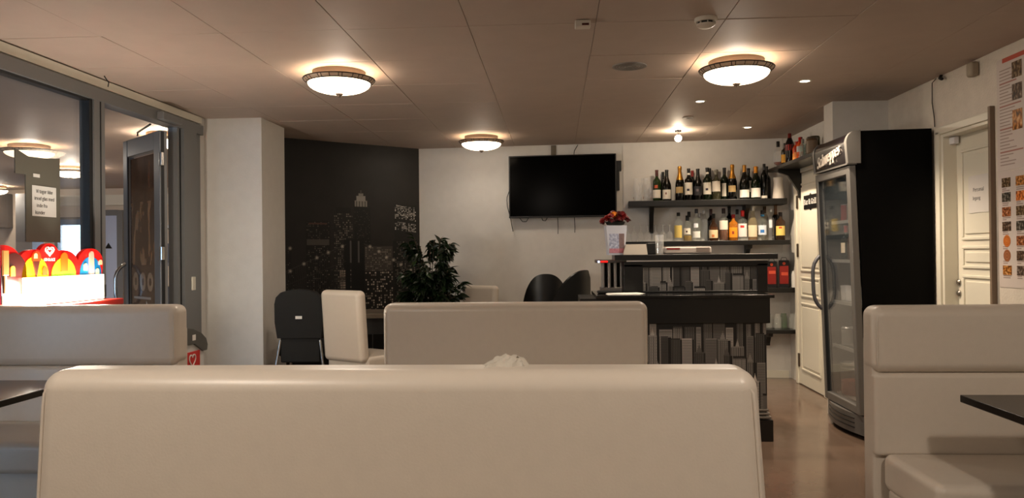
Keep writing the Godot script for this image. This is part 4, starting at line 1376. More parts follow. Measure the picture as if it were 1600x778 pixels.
func back_wall() -> void:
	# flat screen
	var tv := thing("television", "switched-off black flat screen television mounted on the back wall", "television", bwp(1.473, 1.567, 0.10), bw_yaw)
	tv.rotation.z = 0.0
	part("casing", mb().rbox(Vector3(0, 0.308, -0.02), Vector3(1.06, 0.618, 0.035), 0.006), mat(Color(0.02, 0.02, 0.02), 0.4), tv)
	part("screen", mb().box(Vector3(0, 0.312, -0.001), Vector3(1.036, 0.588, 0.004)), mat(Color(0.012, 0.011, 0.011), 0.16), tv)
	part("bezel", mb().rbox(Vector3(0, 0.009, 0.0), Vector3(1.06, 0.016, 0.008), 0.002), mat(Color(0.03, 0.03, 0.03), 0.3), tv)
	part("wall_mount", mb().rbox(Vector3(0, 0.32, -0.068), Vector3(0.5, 0.35, 0.06), 0.004), black, tv)
	part("mount_arm", mb().rbox(Vector3(0.553, 0.50, -0.07), Vector3(0.055, 0.10, 0.05), 0.004).rbox(Vector3(0.545, 0.37, -0.07), Vector3(0.030, 0.22, 0.04), 0.004), black, tv)
	var cables := [[Vector3(-0.44, 0.02, -0.03), Vector3(-0.40, -0.035, -0.03), Vector3(-0.36, -0.035, -0.03), Vector3(-0.33, 0.02, -0.03)], [Vector3(-0.21, 0.02, -0.03), Vector3(-0.20, -0.025, -0.03), Vector3(-0.17, -0.03, -0.03), Vector3(-0.14, 0.02, -0.03)], [Vector3(-0.05, 0.02, -0.05), Vector3(-0.048, -0.10, -0.06), Vector3(-0.05, -0.16, -0.06)], [Vector3(0.115, 0.02, -0.05), Vector3(0.118, -0.10, -0.06), Vector3(0.116, -0.15, -0.06)], [Vector3(-0.52, 0.30, -0.03), Vector3(-0.555, 0.20, -0.03), Vector3(-0.55, 0.12, -0.03), Vector3(-0.52, 0.0, -0.04), Vector3(-0.50, -0.13, -0.06)], [Vector3(0.115, 0.60, -0.06), Vector3(0.12, 0.66, -0.07), Vector3(0.155, 0.72, -0.08)]]
	for c in cables:
		var cv := Curve3D.new()
		for i in c.size():
			var d: Vector3 = (c[mini(i + 1, c.size() - 1)] - c[maxi(i - 1, 0)]) * 0.22
			cv.add_point(c[i], -d, d)
		var pts := []
		for i in 15:
			pts.append(cv.sample_baked(cv.get_baked_length() * i / 14.0))
		part("cable", mb().tube(pts, 0.004, 6), black, tv)
	solo("cable_duct", mb().rbox(Vector3(0, 0.07, 0.008), Vector3(0.05, 0.14, 0.016), 0.003), mat(Color(0.40, 0.36, 0.30), 0.6), "short brown cable duct above the television", "cable duct", bwp(1.385, 2.15, 0), bw_yaw)

	var sg := "black shelves behind the bar"
	shelf("wall_shelf", "upper black wall shelf of wine bottles behind the bar", 2.113, 3.57, 1.705, 0.055, 0.25, [[2.335, 0.25], [3.224, 0.22]], sg)
	shelf("wall_shelf", "lower black wall shelf of spirit bottles behind the bar", 2.05, 3.593, 1.318, 0.042, 0.25, [[2.36, 0.12], [3.238, 0.12]], sg)
	shelf("wall_shelf", "short black wall shelf with two red gift boxes", 3.2, 3.64, 0.872, 0.045, 0.22, [[3.3, 0.12]], sg)
	shelf("wall_shelf", "lowest short black wall shelf with clear jars", 3.2, 3.648, 0.478, 0.035, 0.22, [[3.42, 0.13]], sg)

	var W := Color(0.86, 0.83, 0.77)
	var gold := Color(0.72, 0.50, 0.18)
	var dk := Color(0.02, 0.02, 0.02)
	var green := Color(0.045, 0.085, 0.03)
	var g1 := "wine bottles on the upper bar shelf"
	# upper shelf: s, offset from wall, spec, label
	var up := [
		[2.388, 0.13, {k = "wine", h = 0.302, r = 0.039, body = Color(0.10, 0.17, 0.05), cap = [Color(0.28, 0.05, 0.04), 0.80, 0.0], label = [W, 0.10, 0.36, 2.6], mark = [Color(0.72, 0.30, 0.15), 0.016, 0.46, 1.0]}, "green glass wine bottle with red capsule, beside the two upturned jugs"],
		[2.452, 0.05, {k = "burgundy", h = 0.29, r = 0.034, body = BLACKGLASS, cap = [dk, 0.80, 0.0]}, "plain dark wine bottle behind the one with a low white label, near the jugs"],
		[2.482, 0.13, {k = "burgundy", h = 0.300, r = 0.043, body = BLACKGLASS, cap = [dk, 0.78, 0.0], label = [W, 0.06, 0.36, 2.4], mark = [Color(0.45, 0.25, 0.2), 0.006, 0.24, 1.6]}, "dark sloping wine bottle with wide white label, second front bottle from the jugs"],
		[2.605, 0.13, {k = "champagne", h = 0.332, r = 0.043, body = BLACKGLASS, cap = [gold, 0.60, 0.7], label = [Color(0.66, 0.55, 0.36), 0.22, 0.40, 1.7]}, "gold foiled sparkling wine bottle nearest the jugs"],
		[2.689, 0.13, {k = "wine", h = 0.308, r = 0.039, body = BLACKGLASS, cap = [dk, 0.86, 0.0], ring = W, label = [W, 0.18, 0.56, 2.4], mark = [Color(0.15, 0.13, 0.2), 0.012, 0.33, 0.9]}, "dark wine bottle with white neck band and bird label beside the gold foiled bottle"],
		[2.731, 0.05, {k = "wine", h = 0.296, r = 0.037, body = BLACKGLASS, cap = [Color(0.55, 0.06, 0.05), 0.80, 0.0]}, "bottle with bright red capsule peeping out from the back row"],
		[2.775, 0.13, {k = "burgundy", h = 0.304, r = 0.042, body = BLACKGLASS, cap = [dk, 0.78, 0.0], label = [Color(0.12, 0.11, 0.13), 0.16, 0.44, 2.2], mark = [Color(0.4, 0.36, 0.38), 0.012, 0.32, 1.0]}, "all-black wine bottle with dark label between the two bird labels"],
		[2.863, 0.13, {k = "wine", h = 0.313, r = 0.039, body = green, cap = [dk, 0.88, 0.0], ring = W, label = [W, 0.18, 0.54, 2.4], mark = [Color(0.15, 0.13, 0.2), 0.012, 0.33, 0.9]}, "greenish wine bottle with white neck band and bird label"],
		[2.895, 0.05, {k = "burgundy", h = 0.315, r = 0.034, body = BLACKGLASS, cap = [dk, 0.80, 0.0]}, "tall dark bottle directly behind the clear olive wine bottle"],
		[2.945, 0.14, {k = "wine", h = 0.288, r = 0.041, body = Color(0.30, 0.29, 0.20), clear = true, tint = 0.5, cap = [Color(0.45, 0.43, 0.38), 0.84, 0.2], label = [Color(0.80, 0.76, 0.70), 0.28, 0.62, 2.3]}, "pale olive glass wine bottle with tall cream label and grey capsule"],
		[2.962, 0.05, {k = "burgundy", h = 0.30, r = 0.032, body = BLACKGLASS, cap = [dk, 0.80, 0.0]}, "dark back-row bottle just past the pale olive wine bottle"],
		[3.030, 0.075, {k = "wine", h = 0.313, r = 0.040, body = green, cap = [dk, 0.80, 0.0], ring = W, label = [W, 0.12, 0.52, 1.0]}, "dark green wine bottle with narrow white label turned to one side"],
		[3.095, 0.13, {k = "champagne", h = 0.336, r = 0.043, body = BLACKGLASS, cap = [gold, 0.60, 0.7], label = [Color(0.66, 0.55, 0.36), 0.22, 0.40, 1.7]}, "gold foiled sparkling wine bottle standing mid-shelf above the rum and gin"],
		[3.207, 0.13, {k = "burgundy", h = 0.328, r = 0.046, body = Color(0.035, 0.04, 0.02), cap = [gold, 0.80, 0.4], label = [Color(0.93, 0.91, 0.87), 0.06, 0.28, 2.4]}, "stout dark bottle with gilt capsule and low square white label"],
		[3.258, 0.055, {k = "wine", h = 0.305, r = 0.038, body = green, cap = [dk, 0.84, 0.0], label = [W, 0.25, 0.60, 2.2]}, "green back-row wine bottle with white label between two stout bottles"],
		[3.310, 0.135, {k = "burgundy", h = 0.312, r = 0.045, body = green, cap = [Color(0.85, 0.55, 0.12), 0.80, 0.2], label = [Color(0.92, 0.90, 0.86), 0.06, 0.34, 2.4]}, "stout green bottle with orange-yellow capsule and large white label"],
		[3.335, 0.05, {k = "wine", h = 0.318, r = 0.034, body = BLACKGLASS, cap = [dk, 0.80, 0.0]}, "tall plain black bottle behind the orange-yellow capsule"],
		[3.388, 0.135, {k = "slim", h = 0.335, r = 0.031, body = BLACKGLASS, cap = [dk, 0.82, 0.0], label = [W, 0.03, 0.10, 2.0]}, "tallest slim black bottle with tiny white foot label"],
		[3.425, 0.055, {k = "wine", h = 0.318, r = 0.037, body = BLACKGLASS, cap = [dk, 0.80, 0.0], label = [Color(0.10, 0.09, 0.1), 0.12, 0.40, 2.0], mark = [Color(0.7, 0.12, 0.12), 0.009, 0.20, 1.0]}, "black wine bottle with small red dot beside the white carafe"]]
	for a in up:
		bottle(a[2], bwp(a[0], 1.7055, a[1]), bw_yaw - 0.25, a[3], g1, "wine_bottle")
	# white waisted carafe
	solo("white_carafe", mb().lathe([Vector2(0, 0), Vector2(0.052, 0), Vector2(0.054, 0.012), Vector2(0.042, 0.12), Vector2(0.040, 0.15), Vector2(0.047, 0.20), Vector2(0.044, 0.20), Vector2(0.037, 0.15), Vector2(0, 0.14)], 28), mat(Color(0.90, 0.86, 0.81), 0.4), "waisted white carafe at the end of the upper bar shelf", "carafe", bwp(3.512, 1.7055, 0.15), 0.0)
	for a in [[2.205, "upturned clear glass jug at the very end of the upper bar shelf"], [2.300, "upturned clear glass jug beside the green red-capped wine bottle"]]:
		var j := thing("glass_jug", a[1], "jug", bwp(a[0], 1.7055, 0.13), -1.3, "clear glass jugs on the upper bar shelf")
		part("vessel", mb().lathe([Vector2(0.040, 0), Vector2(0.043, 0.03), Vector2(0.046, 0.14), Vector2(0.038, 0.20), Vector2(0.043, 0.225), Vector2(0, 0.228)], 22), glass(Color(0.95, 0.95, 0.95), 0.10), j)
		part("print_mark", mb().lathe([Vector2(0.0425, 0.025), Vector2(0.0435, 0.045)], 6, -0.7, 0.1), mat(Color(0.5, 0.12, 0.1), 0.5), j)
		part("handle", mb().tube([Vector3(0.044, 0.05, 0), Vector3(0.075, 0.07, 0), Vector3(0.078, 0.13, 0), Vector3(0.043, 0.17, 0)], 0.006, 8), clear, j)

	var g2 := "spirit bottles on the lower bar shelf"
	var clr := Color(0.80, 0.84, 0.80)
	var lo := [
		[2.588, 0.13, {k = "spirit", h = 0.275, r = 0.042, clear = true, body = clr, cap = [dk, 0.88, 0.0], label = [Color(0.80, 0.70, 0.38), 0.12, 0.55, 2.0]}, "clear spirit bottle with tall yellow label, first on the lower shelf"],
		[2.672, 0.13, {k = "spirit", h = 0.245, r = 0.041, clear = true, body = clr, liquid = [Color(0.70, 0.55, 0.16), 0.22], cap = [dk, 0.80, 0.0], label = [W, 0.26, 0.50, 1.8], mark = [Color(0.2, 0.1, 0.1), 0.008, 0.37, 1.0]}, "clear bottle with a little golden liquid and small white label"],
		[2.695, 0.05, {k = "spirit", h = 0.285, r = 0.038, clear = true, body = clr, cap = [dk, 0.82, 0.0]}, "black-capped bottle half hidden behind the golden liquid one"],
		[2.757, 0.13, {k = "spirit", h = 0.308, r = 0.041, clear = true, body = clr, cap = [Color(0.2, 0.2, 0.22), 0.86, 0.3], label = [Color(0.86, 0.86, 0.84), 0.10, 0.30, 2.2], mark = [Color(0.88, 0.88, 0.90), 0.020, 0.48, 1.0]}, "clear spirit bottle with round white emblem above a low white label"],
		[2.832, 0.12, {k = "slim", h = 0.290, r = 0.034, clear = true, body = Color(0.84, 0.88, 0.9), cap = [Color(0.75, 0.75, 0.76), 0.90, 0.4]}, "colourless slim bottle without a label between emblem bottle and amber bottle"],
		[2.795, 0.05, {k = "spirit", h = 0.270, r = 0.036, clear = true, body = clr, cap = [Color(0.7, 0.7, 0.7), 0.88, 0.4]}, "clear back-row bottle behind the slim colourless one"],
		[2.902, 0.05, {k = "spirit", h = 0.308, r = 0.036, body = Color(0.06, 0.025, 0.015), cap = [Color(0.22, 0.03, 0.03), 0.80, 0.0]}, "dark bottle with wine-red cap behind the round amber bottle"],
		[2.915, 0.14, {k = "round", h = 0.258, r = 0.046, body = Color(0.20, 0.11, 0.04), clear = true, tint = 0.5, liquid = [Color(0.55, 0.30, 0.08), 0.5], cap = [dk, 0.84, 0.0], label = [Color(0.85, 0.76, 0.60), 0.10, 0.40, 2.2], mark = [Color(0.75, 0.45, 0.25), 0.012, 0.18, 1.0]}, "round shouldered amber bottle with cream label and black cap"],
		[3.010, 0.13, {k = "spirit", h = 0.308, r = 0.043, clear = true, body = clr, liquid = [Color(0.52, 0.26, 0.06), 0.34], cap = [Color(0.12, 0.04, 0.03), 0.84, 0.0], label = [Color(0.86, 0.82, 0.76), 0.34, 0.62, 2.3]}, "bottle with brown liquid below a square white label"],
		[3.075, 0.05, {k = "wine", h = 0.330, r = 0.038, body = BLACKGLASS, cap = [dk, 0.80, 0.0]}, "tall black back-row bottle behind the orange-labelled flask"],
		[3.098, 0.14, {k = "spirit", h = 0.248, r = 0.042, clear = true, body = Color(0.75, 0.45, 0.12), tint = 0.55, flat = 0.7, liquid = [Color(0.70, 0.38, 0.08), 0.55], cap = [Color(0.70, 0.07, 0.05), 0.86, 0.0], label = [Color(0.92, 0.56, 0.08), 0.12, 0.50, 2.2], mark = [Color(0.55, 0.18, 0.05), 0.010, 0.30, 1.4]}, "amber flask with bright orange label and red cap"],
		[3.148, 0.05, {k = "spirit", h = 0.300, r = 0.034, clear = true, body = clr, cap = [dk, 0.84, 0.0]}, "clear black-capped bottle behind the red-capped gin"],
		[3.185, 0.13, {k = "spirit", h = 0.285, r = 0.043, clear = true, body = clr, flat = 0.75, cap = [Color(0.85, 0.09, 0.08), 0.80, 0.0], label = [Color(0.88, 0.84, 0.82), 0.12, 0.56, 2.2], mark = [Color(0.72, 0.14, 0.13), 0.018, 0.46, 0.6]}, "clear gin bottle with scarlet cap and red and white label"],
		[3.278, 0.13, {k = "burgundy", h = 0.325, r = 0.046, clear = true, body = Color(0.75, 0.68, 0.5), tint = 0.2, liquid = [Color(0.68, 0.42, 0.14), 0.30], cap = [Color(0.80, 0.79, 0.77), 0.86, 0.5], label = [Color(0.84, 0.78, 0.66), 0.10, 0.44, 2.0]}, "broad sloping bottle with silver cap and cream label over golden liquid"],
		[3.368, 0.13, {k = "spirit", h = 0.282, r = 0.044, clear = true, body = clr, cap = [Color(0.10, 0.08, 0.10), 0.88, 0.0], label = [Color(0.82, 0.84, 0.88), 0.18, 0.50, 1.9], mark = [Color(0.20, 0.45, 0.72), 0.018, 0.30, 0.8], ring = Color(0.15, 0.55, 0.80)}, "clear bottle with blue neck band and blue and white label"],
		[3.405, 0.045, {k = "slim", h = 0.325, r = 0.034, clear = true, body = Color(0.5, 0.45, 0.35), tint = 0.3, cap = [Color(0.25, 0.18, 0.10), 0.80, 0.3]}, "tall olive back-row bottle with brown pourer"],
		[3.444, 0.13, {k = "slim", h = 0.290, r = 0.031, clear = true, body = Color(0.9, 0.9, 0.9), cap = [Color(0.82, 0.82, 0.82), 0.92, 0.5], label = [Color(0.80, 0.82, 0.84), 0.40, 0.66, 0.9]}, "slim frosted clear bottle second from the end of the lower shelf"],
		[3.505, 0.045, {k = "wine", h = 0.338, r = 0.036, body = Color(0.05, 0.03, 0.02), cap = [Color(0.42, 0.26, 0.12), 0.72, 0.0]}, "tall dark bottle with cork-brown capsule behind the rum"],
		[3.530, 0.14, {k = "spirit", h = 0.262, r = 0.044, clear = true, body = Color(0.25, 0.16, 0.08), tint = 0.6, liquid = [Color(0.25, 0.12, 0.03), 0.5], cap = [Color(0.12, 0.03, 0.02), 0.86, 0.0], label = [Color(0.88, 0.78, 0.42), 0.16, 0.50, 2.2], mark = [Color(0.75, 0.18, 0.10), 0.014, 0.44, 0.5]}, "dark rum bottle with yellow and red label, last on the lower shelf"]]
	for a in lo:
		bottle(a[2], bwp(a[0], 1.3185, a[1]), bw_yaw - 0.25, a[3], g2, "spirit_bottle")
	var gi := 0
	for s in [2.10, 2.165, 2.23, 2.295, 2.37, 2.44, 2.505]:
		wine_glass(bwp(s, 1.3185, 0.13 + 0.02 * (gi % 2)), "%s upturned wine glass of the row, counted from the flower planter" % ORD[gi])
		gi += 1
	# red gift boxes on the third shelf
	var bi := 0
	for a in [[3.450, 0.245, "red and black gift box nearer the bar, on the short shelf"], [3.563, 0.255, "red and black gift box nearer the door frame, on the short shelf"]]:
		var bx := thing("gift_box", a[2], "box", bwp(a[0], 0.8725, 0.11), bw_yaw - 0.2, "red and black gift boxes")
		var hh: float = a[1]
		part("carton", mb().rbox(Vector3(0, hh / 2, 0), Vector3(0.092, hh, 0.08), 0.004), mat(Color(0.05, 0.03, 0.03), 0.4), bx)
		part("front_print", mb().box(Vector3(0, hh * 0.46, 0.041), Vector3(0.078, hh * 0.66, 0.002)), mat(Color(0.52, 0.10, 0.06), 0.4), bx, "red printed front")
		part("print_band", mb().box(Vector3(0.005, hh * (0.58 if bi == 0 else 0.5), 0.0425), Vector3(0.06, 0.03, 0.001)), mat(Color(0.78, 0.30, 0.20), 0.4), bx)
		part("print_seal", mb(Vector3(0.0, hh * 0.88, 0.0405)).xf(Transform3D(Basis(Vector3.RIGHT, PI / 2), Vector3(0, hh * 0.88, 0.0405))).cyl(Vector3.ZERO, 0.014, 0.002, 14), mat(Color(0.80, 0.28, 0.12), 0.4), bx)
		part("handle", mb().tube([Vector3(-0.028, hh, 0), Vector3(-0.018, hh + 0.025, 0), Vector3(0.018, hh + 0.025, 0), Vector3(0.028, hh, 0)], 0.003, 6), black, bx)
		bi += 1
	solo("paper_carton", mb().prism(PackedVector2Array([Vector2(-0.014, 0), Vector2(0.014, 0), Vector2(0.014, 0.10), Vector2(-0.002, 0.155), Vector2(-0.014, 0.12)]), -0.05, 0.05), paper, "white folded paper at the end of the short shelf beside the gift boxes", "paper", bwp(3.640, 0.8725, 0.11), bw_yaw)
	for i in 6:
		var col := Color(0.9, 0.92, 0.9) if i != 4 else Color(0.35, 0.55, 0.30)
		solo("preserving_jar", mb().lathe([Vector2(0, 0), Vector2(0.030, 0), Vector2(0.033, 0.01), Vector2(0.033, 0.11), Vector2(0.026, 0.125), Vector2(0.026, 0.145), Vector2(0.024, 0.145), Vector2(0.024, 0.12), Vector2(0.031, 0.105), Vector2(0.031, 0.012), Vector2(0, 0.01)], 18), glass(col, 0.08 if i != 4 else 0.16), "green-tinted glass jar on the lowest bar shelf" if i == 4 else "%s clear glass jar on the lowest bar shelf, counted from the bar" % ORD[i], "jar", bwp(3.29 + i * 0.068, 0.4785, 0.08 + 0.06 * (i % 2)), 0.0, "glass jars on the lowest bar shelf" if i != 4 else "")


# ---------------------------------------------------------------- shelf over the bar door
func corner_shelf() -> void:
	var bk := mat(Color(0.030, 0.026, 0.020), 0.4)
	var t := thing("corner_shelf", "high black bracket shelf over the bar door, crowded with small bottles", "shelf", Vector3(2.238, 1.952, -6.65), -PI / 2)
	# local +z points out of the wall (world -x), local x runs towards the camera
	part("board", mb().rbox(Vector3(0, 0.015, 0.12), Vector3(1.27, 0.03, 0.24), 0.004), bk, t)
	for x in [0.57, -0.35]:
		part("bracket", mb(Vector3(x, 0, 0), -PI / 2).prism(PackedVector2Array([Vector2(0, 0), Vector2(0.225, 0), Vector2(0.215, -0.03), Vector2(0.14, -0.06), Vector2(0.10, -0.12), Vector2(0.05, -0.20), Vector2(0.045, -0.26), Vector2(0, -0.26)]), -0.02, 0.02), bk, t)
	var dk := Color(0.02, 0.02, 0.02)
	var clr := Color(0.82, 0.85, 0.85)
	var g := "bottles on the high shelf over the bar door"
	var y := 1.9825
	var L := [
		[2.085, -7.235, {k = "spirit", h = 0.255, r = 0.040, clear = true, body = clr, cap = [dk, 0.80, 0.0]}, "clear spirit bottle with black cap beside the brandy balloon"],
		[2.07, -6.965, {k = "spirit", h = 0.20, r = 0.036, body = Color(0.07, 0.04, 0.02), cap = [Color(0.16, 0.17, 0.16), 0.80, 0.0], label = [Color(0.88, 0.62, 0.12), 0.12, 0.48, 2.0]}, "brown bottle with square yellow label on the high shelf"],
		[2.175, -6.92, {k = "spirit", h = 0.21, r = 0.033, body = BLACKGLASS, cap = [dk, 0.80, 0.0]}, "plain black bottle against the wall behind the yellow label"],
		[2.08, -6.885, {k = "spirit", h = 0.18, r = 0.032, body = Color(0.30, 0.10, 0.05), cap = [Color(0.75, 0.74, 0.70), 0.86, 0.2], label = [Color(0.75, 0.35, 0.20), 0.10, 0.5, 2.0]}, "short russet bottle between yellow label and cola bottle"],
		[2.17, -6.845, {k = "wine", h = 0.235, r = 0.033, body = Color(0.22, 0.09, 0.05), cap = [Color(0.30, 0.10, 0.07), 0.80, 0.0]}, "brown-capped bottle behind the cola bottle"],
		[2.06, -6.80, {k = "cola", h = 0.262, r = 0.040, body = Color(0.035, 0.015, 0.012), cap = [Color(0.42, 0.10, 0.08), 0.84, 0.0], label = [Color(0.62, 0.16, 0.14), 0.42, 0.62, 6.28]}, "dark cola bottle with red label and red cap"],
		[2.08, -6.70, {k = "slim", h = 0.175, r = 0.027, body = Color(0.80, 0.30, 0.07), cap = [Color(0.60, 0.50, 0.42), 0.84, 0.0], label = [Color(0.88, 0.58, 0.22), 0.1, 0.4, 2.0]}, "small orange bottle with pale cap beside the cola"],
		[2.07, -6.63, {k = "slim", h = 0.165, r = 0.027, body = Color(0.62, 0.14, 0.06), cap = [Color(0.72, 0.12, 0.08), 0.82, 0.0], label = [Color(0.85, 0.50, 0.18), 0.10, 0.45, 2.0]}, "small red-orange bottle with red cap"],
		[2.07, -6.555, {k = "slim", h = 0.19, r = 0.028, body = Color(0.85, 0.34, 0.10), cap = [Color(0.75, 0.10, 0.08), 0.78, 0.0], label = [Color(0.70, 0.70, 0.70), 0.35, 0.60, 2.0]}, "bright orange bottle with red neck and grey label"],
		[2.16, -6.60, {k = "spirit", h = 0.20, r = 0.032, body = Color(0.25, 0.11, 0.05), cap = [dk, 0.80, 0.0]}, "brown back-row bottle behind the orange ones"],
		[2.07, -6.48, {k = "slim", h = 0.165, r = 0.026, clear = true, body = Color(0.70, 0.78, 0.72), tint = 0.35, cap = [Color(0.60, 0.60, 0.58), 0.80, 0.3]}, "pale green small bottle before the olive canister"]]
	for a in L:
		bottle(a[2], Vector3(a[0], y, a[1]), -0.55, a[3], g, "small_bottle")
	bottle({k = "can", h = 0.175, r = 0.042, body = Color(0.22, 0.20, 0.10), cap = [Color(0.28, 0.26, 0.15), 0.86, 0.2]}, Vector3(2.14, y, -6.40), 0.0, "olive lidded canister on the high shelf, behind the brown tin", "", "canister", "canister")
	bottle({k = "can", h = 0.150, r = 0.044, body = Color(0.38, 0.30, 0.22), cap = [Color(0.34, 0.31, 0.26), 0.90, 0.3], label = [Color(0.46, 0.38, 0.30), 0.15, 0.8, 3.0]}, Vector3(2.08, y, -6.28), -0.4, "brown tin at the near end of the high shelf", "", "storage_tin", "tin")
	var bg := thing("brandy_balloon", "large round balloon glass with amber drink at the far end of the high shelf", "glass", Vector3(2.062, y, -7.10))
	var pr := [Vector2(0, 0.004), Vector2(0.02, 0.005), Vector2(0.05, 0.03), Vector2(0.062, 0.065), Vector2(0.055, 0.11), Vector2(0.042, 0.14)]
	part("balloon", mb().lathe(pr, 22), clear, bg)
	part("drink", mb().lathe([Vector2(0, 0.006), Vector2(0.02, 0.008), Vector2(0.047, 0.031), Vector2(0.055, 0.045), Vector2(0, 0.045)], 20), glass(Color(0.65, 0.25, 0.06), 0.6), bg)
	part("foot", mb().cyl(Vector3(0, 0, 0), 0.03, 0.004, 18), clear, bg)


# ---------------------------------------------------------------- drinks fridge
func fridge() -> void:
	var P := Vector3(1.90, 0, -4.975)
	var t := thing("drinks_fridge", "tall black drinks fridge with glass door and silver trim beside the white doors", "fridge", P)
	var D := 0.64
	var bk := mat(Color(0.010, 0.010, 0.011), 0.5)
	var sil := mat(Color(0.42, 0.41, 0.40), 0.42, 0.35)
	var side := PackedVector2Array([Vector2(0.085, 0.0), Vector2(0.50, 0.0), Vector2(0.492, 1.985), Vector2(0.018, 1.978)])
	part("side_panel", mb().prism(side, -0.022, 0.0), bk, t)
	part("side_panel", mb().prism(side, -D, -D + 0.022), bk, t)
	part("back_panel", mb().box(Vector3(0.484, 1.0, -D / 2), Vector3(0.012, 1.93, D - 0.05)), mat(Color(0.30, 0.29, 0.27), 0.5), t)
	part("top_panel", mb().box(Vector3(0.26, 1.965, -D / 2), Vector3(0.46, 0.02, D - 0.046)), bk, t)
	part("bottom_panel", mb().box(Vector3(0.29, 0.19, -D / 2), Vector3(0.37, 0.03, D - 0.046)), mat(Color(0.45, 0.44, 0.42), 0.5), t)
	part("inner_ceiling", mb().box(Vector3(0.26, 1.76, -D / 2), Vector3(0.42, 0.02, D - 0.046)), mat(Color(0.35, 0.34, 0.33), 0.5), t)
	# door: leans with the body
	var lean := Transform3D(Basis(Vector3.BACK, 0.0305), Vector3(0.060, 0.16, 0))
	var dh := 1.60
	var dg := func() -> MB: return MB.new().xf(lean)
	part("door_stile", dg.call().rbox(Vector3(-0.012, dh / 2, -0.032), Vector3(0.045, dh, 0.055), 0.006), sil, t)
	part("door_stile", dg.call().rbox(Vector3(-0.012, dh / 2, -D + 0.028), Vector3(0.045, dh, 0.045), 0.006), sil, t)
	part("door_rail", dg.call().rbox(Vector3(-0.012, dh - 0.027, -D / 2), Vector3(0.045, 0.054, D - 0.1), 0.006), sil, t)
	part("door_rail", dg.call().rbox(Vector3(-0.012, 0.027, -D / 2), Vector3(0.045, 0.054, D - 0.1), 0.006), sil, t)
	part("gasket", dg.call().box(Vector3(-0.020, dh / 2, -0.063), Vector3(0.02, dh - 0.11, 0.008)).box(Vector3(-0.020, dh / 2, -D + 0.054), Vector3(0.02, dh - 0.11, 0.008)), alu_dark, t)
	part("door_pane", dg.call().box(Vector3(-0.012, dh / 2, -D / 2), Vector3(0.008, dh - 0.11, D - 0.11)), glass(Color(0.6, 0.66, 0.7), 0.04), t)
	var hp := []
	for i in 15:
		var a := lerpf(-1, 1, i / 14.0)
		hp.append(Vector3(-0.035 - 0.055 * (1 - a ** 4), 0.83 + a * 0.19, -D + 0.03))
	part("handle", dg.call().tube(hp, 0.013, 10), mat(Color(0.35, 0.35, 0.37), 0.35, 0.5), t)
	# header with end caps
	var hpro := PackedVector2Array([Vector2(-0.03, 1.772), Vector2(0.05, 1.772), Vector2(0.05, 1.985)])
	for i in 9:
		var a := PI / 2 * i / 8
		hpro.append(Vector2(0.02 - 0.06 * sin(a), 1.905 + 0.075 * cos(a)))
	part("end_cap", mb().prism(hpro, -0.035, 0.004), sil, t, "silver end cap")
	part("end_cap", mb().prism(hpro, -D, -D + 0.03), sil, t)
	var ip := PackedVector2Array()
	for q in hpro:
		ip.append(Vector2(q.x + 0.004, q.y - 0.003))
	var hd := part("header_sign", mb().prism(ip, -D + 0.03, -0.035), mat(Color(0.055, 0.04, 0.06), 0.2), t, "dark header sign with white script")
	part("header_edge", mb().box(Vector3(-0.005, 1.769, -D / 2), Vector3(0.06, 0.01, D)), sil, t)
	var tb := Basis(Vector3.UP, -PI / 2) * Basis(Vector3(1, 0, 0), Vector3(0.30, 1, 0), Vector3(0, 0, 1)) * Basis.from_scale(Vector3(1.0, 1.35, 1))
	text("lettering", "Schweppes", 0.058, mat(Color(0.78, 0.74, 0.70), 0.4), hd, Transform3D(tb * Basis(Vector3.BACK, 0.10), Vector3(-0.0405, 1.852, -D / 2 - 0.0)), "Droid Serif", 0.006)
	# bulging kick plate with slots
	var kp := PackedVector2Array()
	for i in 13:
		var a := i / 12.0
		kp.append(Vector2(lerpf(-D + 0.0, 0.0, a), 0.055 + 0.050 * sin(PI * a)))
	kp.append(Vector2(0.0, -0.06))
	kp.append(Vector2(-D, -0.06))
	# outline lies in the floor plane: turn it so that x->z and y->-x
	var kt := Transform3D(Basis(Vector3(0, 0, 1), Vector3(-1, 0, 0), Vector3(0, 1, 0) * -1.0), Vector3(0.105, 0.0, 0))
	var kb := MB.new().xf(kt)
	kb.prism(kp, -0.155, -0.03)
	part("kick_plate", kb, sil, t, "bulging silver kick plate")
	for k in 3:
		var pts := []
		for i in 13:
			var a := lerpf(0.15, 0.85, i / 12.0)
			pts.append(Vector3(0.105 - (0.055 + 0.050 * sin(PI * a)) - 0.001, 0.125 - k * 0.03, lerpf(-D, 0.0, a)))
		part("vent_slot", mb().tube(pts, 0.004, 6), alu_dark, t)
	part("plinth", mb().box(Vector3(0.29, 0.1, -D / 2), Vector3(0.36, 0.16, D - 0.05)), bk, t)
	# shelves and stock
	var wire := mat(Color(0.55, 0.55, 0.54), 0.4, 0.4)
	var ys := [0.205, 0.55, 0.86, 1.15, 1.42]
	for i in range(1, 5):
		var sb := mb()
		for k in 9:
			sb.tube([Vector3(0.09, ys[i] - 0.006, -0.05 - k * (D - 0.1) / 8), Vector3(0.46, ys[i] - 0.006, -0.05 - k * (D - 0.1) / 8)], 0.003, 5)
		sb.box(Vector3(0.085, ys[i] - 0.008, -D / 2), Vector3(0.012, 0.022, D - 0.06))
		sb.box(Vector3(0.46, ys[i] - 0.008, -D / 2), Vector3(0.012, 0.012, D - 0.06))
		part("wire_shelf", sb, wire, t)
